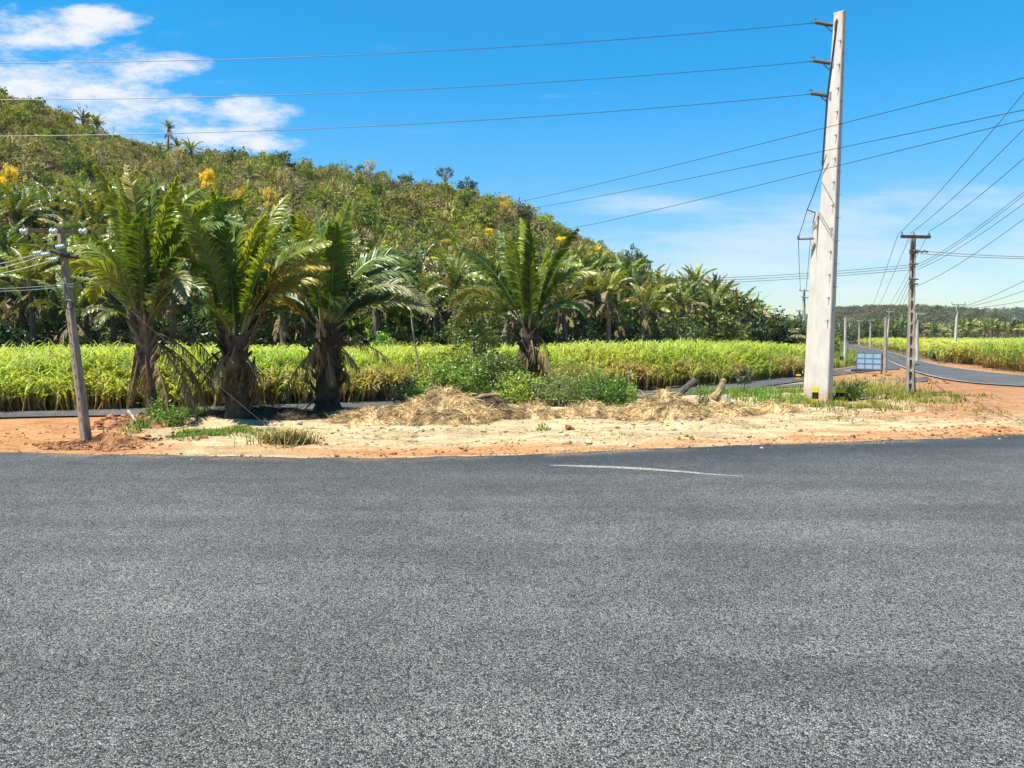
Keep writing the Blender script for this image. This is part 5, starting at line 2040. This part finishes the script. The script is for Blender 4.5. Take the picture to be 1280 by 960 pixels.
# from the right utility pole up to the right
RTA = [at(1122, 294, YR), at(1138, 292, YR), at(1161, 289, YR)]
for a, e, lab in zip(RTA, ((1290, 104), (1290, 151), (1290, 189)), ('steepest cable rising from the dark right pole crossarm', 'middle cable rising from the dark right pole crossarm', 'shallowest cable rising from the dark right pole crossarm')):
    cable(a, at(*e, 15), .12, lab, (.011, .007), M_WIRE, 'cables from the right pole')
for i, (a, e) in enumerate((((1146, 331), (1290, 232)), ((1146, 334), (1290, 236)), ((1146, 337), (1290, 247)), ((1145, 358), (1290, 266)))):
    cable(at(*a, YR), at(*e, 16), .15, ['upper lead', 'second lead', 'third lead', 'lowest lead'][i] + ' of the lower bundle climbing from the dark right pole', (.009, .006), M_WIRE, 'lower cables from the right pole')
for i, (a, e) in enumerate((((1155, 314), (1400, 321)), ((1150, 317), (1400, 322.5)))):
    cable(at(*a, YR), at(*e, YR + 2), .12, ('upper' if i == 0 else 'lower') + ' of two near level cables running right from the dark pole', .011, M_WIRE, 'level cables to the right')
# down to the far poles
for i, (a, e) in enumerate((((1122, 295), (1080, 402)), ((1138, 294), (1085, 402)), ((1161, 291), (1096, 401)), ((1144, 331), (1102, 402)), ((1144, 334), (1109, 404)), ((1144, 340), (1116, 404)))):
    cable(at(*a, YR), at(*e, 190), .8, 'thin cable dropping from the dark right pole toward the far poles', (.010, .028), M_WIRE, 'cables to the far poles')
# thin level cables across the sky behind
for i, (l, r_) in enumerate(((346, 331), (349, 334), (352, 337))):
    cable(at(780, l, 78), at(1141, r_, YR + .2), .35, ['top', 'centre', 'bottom'][i] + ' of three thin level cables left of the dark right pole', (.022, .010), M_WIRE, 'thin level cables')
for i, (l, r_) in enumerate((((1200, 384), (1300, 341)), ((1202, 384), (1300, 356)), ((1194, 385), (1300, 372)))):
    cable(at(*l, 80), at(*r_, 40), .2, ['highest', 'second', 'lowest'][i] + ' cable from the white pole in the right hand cane', (.022, .012), M_WIRE, 'cables from the white pole')
# from the tall pole to the short arm and on to the far poles
pj = at(1033, 193, YP - .25)
cable(pj, at(1009, 262, YP + .55), .12, 'lead dropping from the tall pole to the shorter pole behind', .016, M_WIRE)
cable(at(1009, 262, YP + .55), armend + np.array([0, 0, .1]), .05, 'short lead from the shorter pole top to its arm end', .014, M_WIRE)
cable(armend, at(1001, 362, 112), .5, 'lead running from the short arm to the far two armed pole', (.012, .03), M_WIRE)
cable(at(1013, 300, YP + .6), at(1007, 364, 112), .5, 'second lead beside the short arm toward the far poles', (.012, .03), M_WIRE)
# left pole cables
for i, (a, e) in enumerate((((44, 318), (-60, 339)), ((52, 320), (-60, 347)), ((63, 326), (-60, 352)))):
    cable(at(*a, YL - .25), at(*e, YL - 1.5), .05, ['upper', 'middle', 'lower'][i] + ' pale cable running left from the leaning pole', .009, M_ALU, 'pale cables from the leaning pole')
for i, (py, pr) in enumerate(((355, 343), (358.5, 349))):
    cable(at(-60, py + 6, YL), at(84, py, YL - .14), .04, ['upper', 'lower'][i] + ' thin line passing left of the leaning pole bracket', .006, M_ALU, 'thin lines at the leaning pole')
    cable(at(90, py, YL - .14), at(520, pr - 6, 33), .25, ['upper', 'lower'][i] + ' thin line strung from the leaning pole across the palms', .004, M_WIRE, 'thin lines across the palms')
cable(at(84, 318, YL - .1), ground_at(358, 548), .06, 'taut guy wire from the leaning pole down to the dry tuft', .005, M_STEEL, None, 30, 'guy wire')

# ------------------------------------------------------------------ billboard, small board, markers
Yb = 54.5
lt, rb_ = at(1071.5, 441, Yb), at(1101.5, 461, Yb - 1.6)
root = thing('billboard', 'bluish panelled board on posts beside the road junction', 'billboard', np.array([(lt[0] + rb_[0]) / 2, (lt[1] + rb_[1]) / 2, 0]))
u = np.array([rb_[0] - lt[0], rb_[1] - lt[1], 0])
W_ = np.linalg.norm(u)
u /= W_
nn = np.array([u[1], -u[0], 0])
if nn[1] > 0:
    nn = -nn
axs = np.array([u, -nn, [0, 0, 1.0]])
z1, z0 = lt[2], at(1086, 461.5, Yb - .8)[2]
H_ = z1 - z0
org = np.array([lt[0], lt[1], z0])
mb = MB()
for k in range(4):
    box(mb, org + u * W_ * k / 3 + np.array([0, 0, H_ / 2]), (.06, .07, H_ + .05), axes=axs)
for k in range(4):
    box(mb, org + u * W_ / 2 + np.array([0, 0, H_ * k / 3]) - nn * .003, (W_ + .05, .064, .06), axes=axs)
mb.obj('frame', M_PFRAME, root)
for i in range(3):
    for j in range(3):
        mb = MB()
        box(mb, org + u * W_ * (i + .5) / 3 + np.array([0, 0, H_ * (j + .5) / 3]) + nn * .0, (W_ / 3 - .07, .03, H_ / 3 - .07), axes=axs)
        mb.obj('panel', M_PANEL, root)
for k in (0, 1):
    mb = MB()
    p = org + u * (W_ + .02 if k else -.02)
    p[2] = 0
    tube(mb, [p - np.array([0, 0, .1]), p + np.array([0, 0, z0 + H_ * .9]) - nn * .06], .055, 6)
    mb.obj('post', M_WOOD, root)
# concrete kerb wall below the board
mb = MB()
p0, p1 = G(1062, 465.5), G(1101, 463)
c = (p0 + p1) / 2
d = p1 - p0
box(mb, c + np.array([0, 0, .1]), (np.linalg.norm(d), .15, .28), math.atan2(d[1], d[0]))
tag(mb.obj('kerb_wall', M_CONC2, loc=(c[0], c[1], 0)), 'low grey concrete edge below the bluish board', 'wall')

bs = G(1053, 457)
root = thing('small_sign', 'small black board on two short legs left of the billboard', 'sign', bs)
mb = MB()
a, e = at(1049.5, 445.5, bs[1]), at(1056.5, 451.5, bs[1])
box(mb, (a + e) / 2, (e[0] - a[0], .04, a[2] - e[2]))
mb.obj('board', M_BLACK, root)
for px in (1050, 1056):
    mb = MB()
    tube(mb, [np.array([at(px, 450, bs[1])[0], bs[1] + .04, -.05]), np.array([at(px, 450, bs[1])[0], bs[1] + .04, a[2]])], .025, 5)
    mb.obj('leg', M_WOOD, root)


def marker(px, pb, pt, wpx, Y, label):
    b = at(px, pb, Y)
    b[2] = float(gh(b[0], b[1]))
    h = at(px, pt, Y)[2] - b[2]
    w = wpx / FPX * Y
    mb = MB()
    YE, BK = (.75, .50, .02), (.012, .012, .012)
    bands = [(0, .33, YE), (.33, .72, BK), (.72, 1, YE)]
    for (a, e, c) in bands:
        s = rect(w, w * .8, w * .08)
        loft(mb, s, s, b + np.array([0, 0, a * h - (.1 if a == 0 else 0)]), b + np.array([0, 0, e * h]), np.array([.93, -.37, 0]), np.array([.37, .93, 0]), c)
    tag(mb.obj('marker_post', M_PAINT, loc=b), label, 'marker post', 'yellow and black marker posts')


marker(1019, 504, 484, 7.5, YP - .75, 'yellow and black striped stub against the lit face of the tall pole')
marker(1050, 502, 487, 10, YP + .5, 'yellow and black striped stub in the shade right of the tall pole')
marker(998, 475, 468, 6, 46, 'yellow topped stub beside the side road left of the tall pole')

# ------------------------------------------------------------------ the air
HAZE = 0.00007
mb = MB()
box(mb, (150, 480, 119.5), (2200, 1400, 245))
hm = bpy.data.materials.new('thin_air')
hm.use_nodes = True
hn = hm.node_tree
hn.nodes.remove(hn.nodes['Principled BSDF'])
pv = hn.nodes.new('ShaderNodeVolumePrincipled')
pv.inputs['Color'].default_value = (0.82, 0.90, 1.0, 1)
pv.inputs['Density'].default_value = HAZE
hn.links.new(pv.outputs[0], hn.nodes['Material Output'].inputs['Volume'])
ho = mb.obj('haze', hm)
tag(ho, 'thin pale haze between the camera and the far hills', 'haze', None, 'stuff')

# ------------------------------------------------------------------ light, sky, camera
SUN_AZ = math.atan2(-0.80, -0.50)     # direction towards the sun, from +Y clockwise
SUN_EL = R(64)
sd = np.array([math.sin(SUN_AZ) * math.cos(SUN_EL), math.cos(SUN_AZ) * math.cos(SUN_EL), math.sin(SUN_EL)])
sun = bpy.data.lights.new('sun', 'SUN')
sun.energy = 5.0
sun.angle = R(0.53)
sun.color = (1.0, 0.95, 0.86)
so = bpy.data.objects.new('sun', sun)
COL.objects.link(so)
so.rotation_euler = Vector(sd).to_track_quat('Z', 'Y').to_euler()

w = bpy.data.worlds.new('World')
sc.world = w
w.use_nodes = True
nt = w.node_tree
bg = nt.nodes['Background']
sky = nt.nodes.new('ShaderNodeTexSky')
sky.sky_type = 'NISHITA'
sky.sun_disc = False
sky.sun_elevation = SUN_EL
sky.sun_rotation = SUN_AZ
sky.altitude = 300
sky.air_density = 1.0
sky.dust_density = 0.3
sky.ozone_density = 2.2
hs = nt.nodes.new('ShaderNodeHueSaturation')
gm = nt.nodes.new('ShaderNodeGamma')
gm.inputs[1].default_value = 0.75
nt.links.new(sky.outputs[0], gm.inputs[0])
nt.links.new(gm.outputs[0], hs.inputs['Color'])
hs.inputs['Saturation'].default_value = 1.86
hs.inputs['Hue'].default_value = 0.494
hs.inputs['Value'].default_value = 1.62
tc = nt.nodes.new('ShaderNodeTexCoord')
sep = nt.nodes.new('ShaderNodeSeparateXYZ')
nt.links.new(tc.outputs['Generated'], sep.inputs[0])
ysafe = mathn(nt, 'MAXIMUM', sep.outputs[1], 0.05)
U = mathn(nt, 'DIVIDE', sep.outputs[0], ysafe)
Vv = mathn(nt, 'DIVIDE', sep.outputs[2], ysafe)
cmb = nt.nodes.new('ShaderNodeCombineXYZ')
nt.links.new(mathn(nt, 'MULTIPLY', U, 1.0), cmb.inputs[0])
nt.links.new(mathn(nt, 'MULTIPLY', Vv, 2.6), cmb.inputs[1])
n1 = noise(nt, cmb.outputs[0], 8.0, 10, 0.68)


def ell(px, py, rx, ry):
    d = ray(px, py)
    u0, v0 = d[0] / d[1], d[2] / d[1]
    a = mathn(nt, 'DIVIDE', mathn(nt, 'SUBTRACT', U, u0), rx / FPX)
    b_ = mathn(nt, 'DIVIDE', mathn(nt, 'SUBTRACT', Vv, v0), ry / FPX)
    r2 = mathn(nt, 'ADD', mathn(nt, 'MULTIPLY', a, a), mathn(nt, 'MULTIPLY', b_, b_))
    return maprange(nt, r2, 0.0, 1.0, 1.0, 0.0, False)


mask = None
for e in [(10, 40, 190, 40), (120, 22, 90, 20), (40, 110, 240, 66), (175, 80, 95, 40), (150, 150, 170, 52), (280, 168, 100, 36), (305, 142, 80, 26), (335, 178, 70, 20), (-200, 90, 260, 90)]:
    m_ = ell(*e)
    mask = m_ if mask is None else mathn(nt, 'MAXIMUM', mask, m_)
dens = mathn(nt, 'ADD', mathn(nt, 'MULTIPLY', n1, 2.1), mathn(nt, 'MULTIPLY', mask, 0.60))
cl = maprange(nt, dens, 1.22, 1.86)
# faint streaks low over the right-hand horizon
cmb2 = nt.nodes.new('ShaderNodeCombineXYZ')
nt.links.new(U, cmb2.inputs[0])
nt.links.new(mathn(nt, 'MULTIPLY', Vv, 6.0), cmb2.inputs[1])
n2 = noise(nt, cmb2.outputs[0], 4.2, 8, 0.6)
mk = None
for e in [(1150, 300, 460, 90), (800, 255, 150, 26), (900, 330, 320, 90), (1290, 290, 120, 60)]:
    m_ = ell(*e)
    mk = m_ if mk is None else mathn(nt, 'MAXIMUM', mk, m_)
st = mathn(nt, 'MULTIPLY', maprange(nt, mathn(nt, 'ADD', n2, mathn(nt, 'MULTIPLY', mk, .36)), .60, .98), .45)
cl = mathn(nt, 'MULTIPLY', mathn(nt, 'MULTIPLY', cl, 0.95), maprange(nt, mask, 0.0, 0.15))
cl = mathn(nt, 'MAXIMUM', cl, st)
cl = mathn(nt, 'MULTIPLY', cl, maprange(nt, sep.outputs[1], 0.05, 0.2))
CLOUD = 5.2
lowv = maprange(nt, sep.outputs[2], 0.0, 0.30, 0.70, 1.0)
cl2 = nt.nodes.new('ShaderNodeCombineColor')
for k_ in range(3):
    nt.links.new(lowv, cl2.inputs[k_])
skyc = mixc(nt, 1.0, hs.outputs[0], cl2.outputs[0], 'MULTIPLY')
fin = mixc(nt, cl, skyc, (CLOUD, CLOUD * 1.0, CLOUD * 1.02))
nt.links.new(fin, bg.inputs['Color'])
bg.inputs['Strength'].default_value = 0.075

cam = bpy.data.cameras.new('camera')
cam.sensor_width = 36
cam.lens = 36 * FPX / 1280
cam.clip_end = 12000
co = bpy.data.objects.new('camera', cam)
COL.objects.link(co)
co.location = (0, 0, EYE)
co.rotation_euler = (math.pi / 2 - PITCH, 0, 0)
sc.camera = co
vs = sc.view_settings
vs.view_transform = 'Standard'
vs.look = 'None'
vs.gamma = 1
vs.use_curve_mapping = False
vs.exposure = 1.3
sc.cycles.max_bounces = 6
sc.cycles.transparent_max_bounces = 6
for o in sc.objects:
    if '_o' in o:
        del o['_o']
print('palms', npalm, 'objects', len(sc.objects))
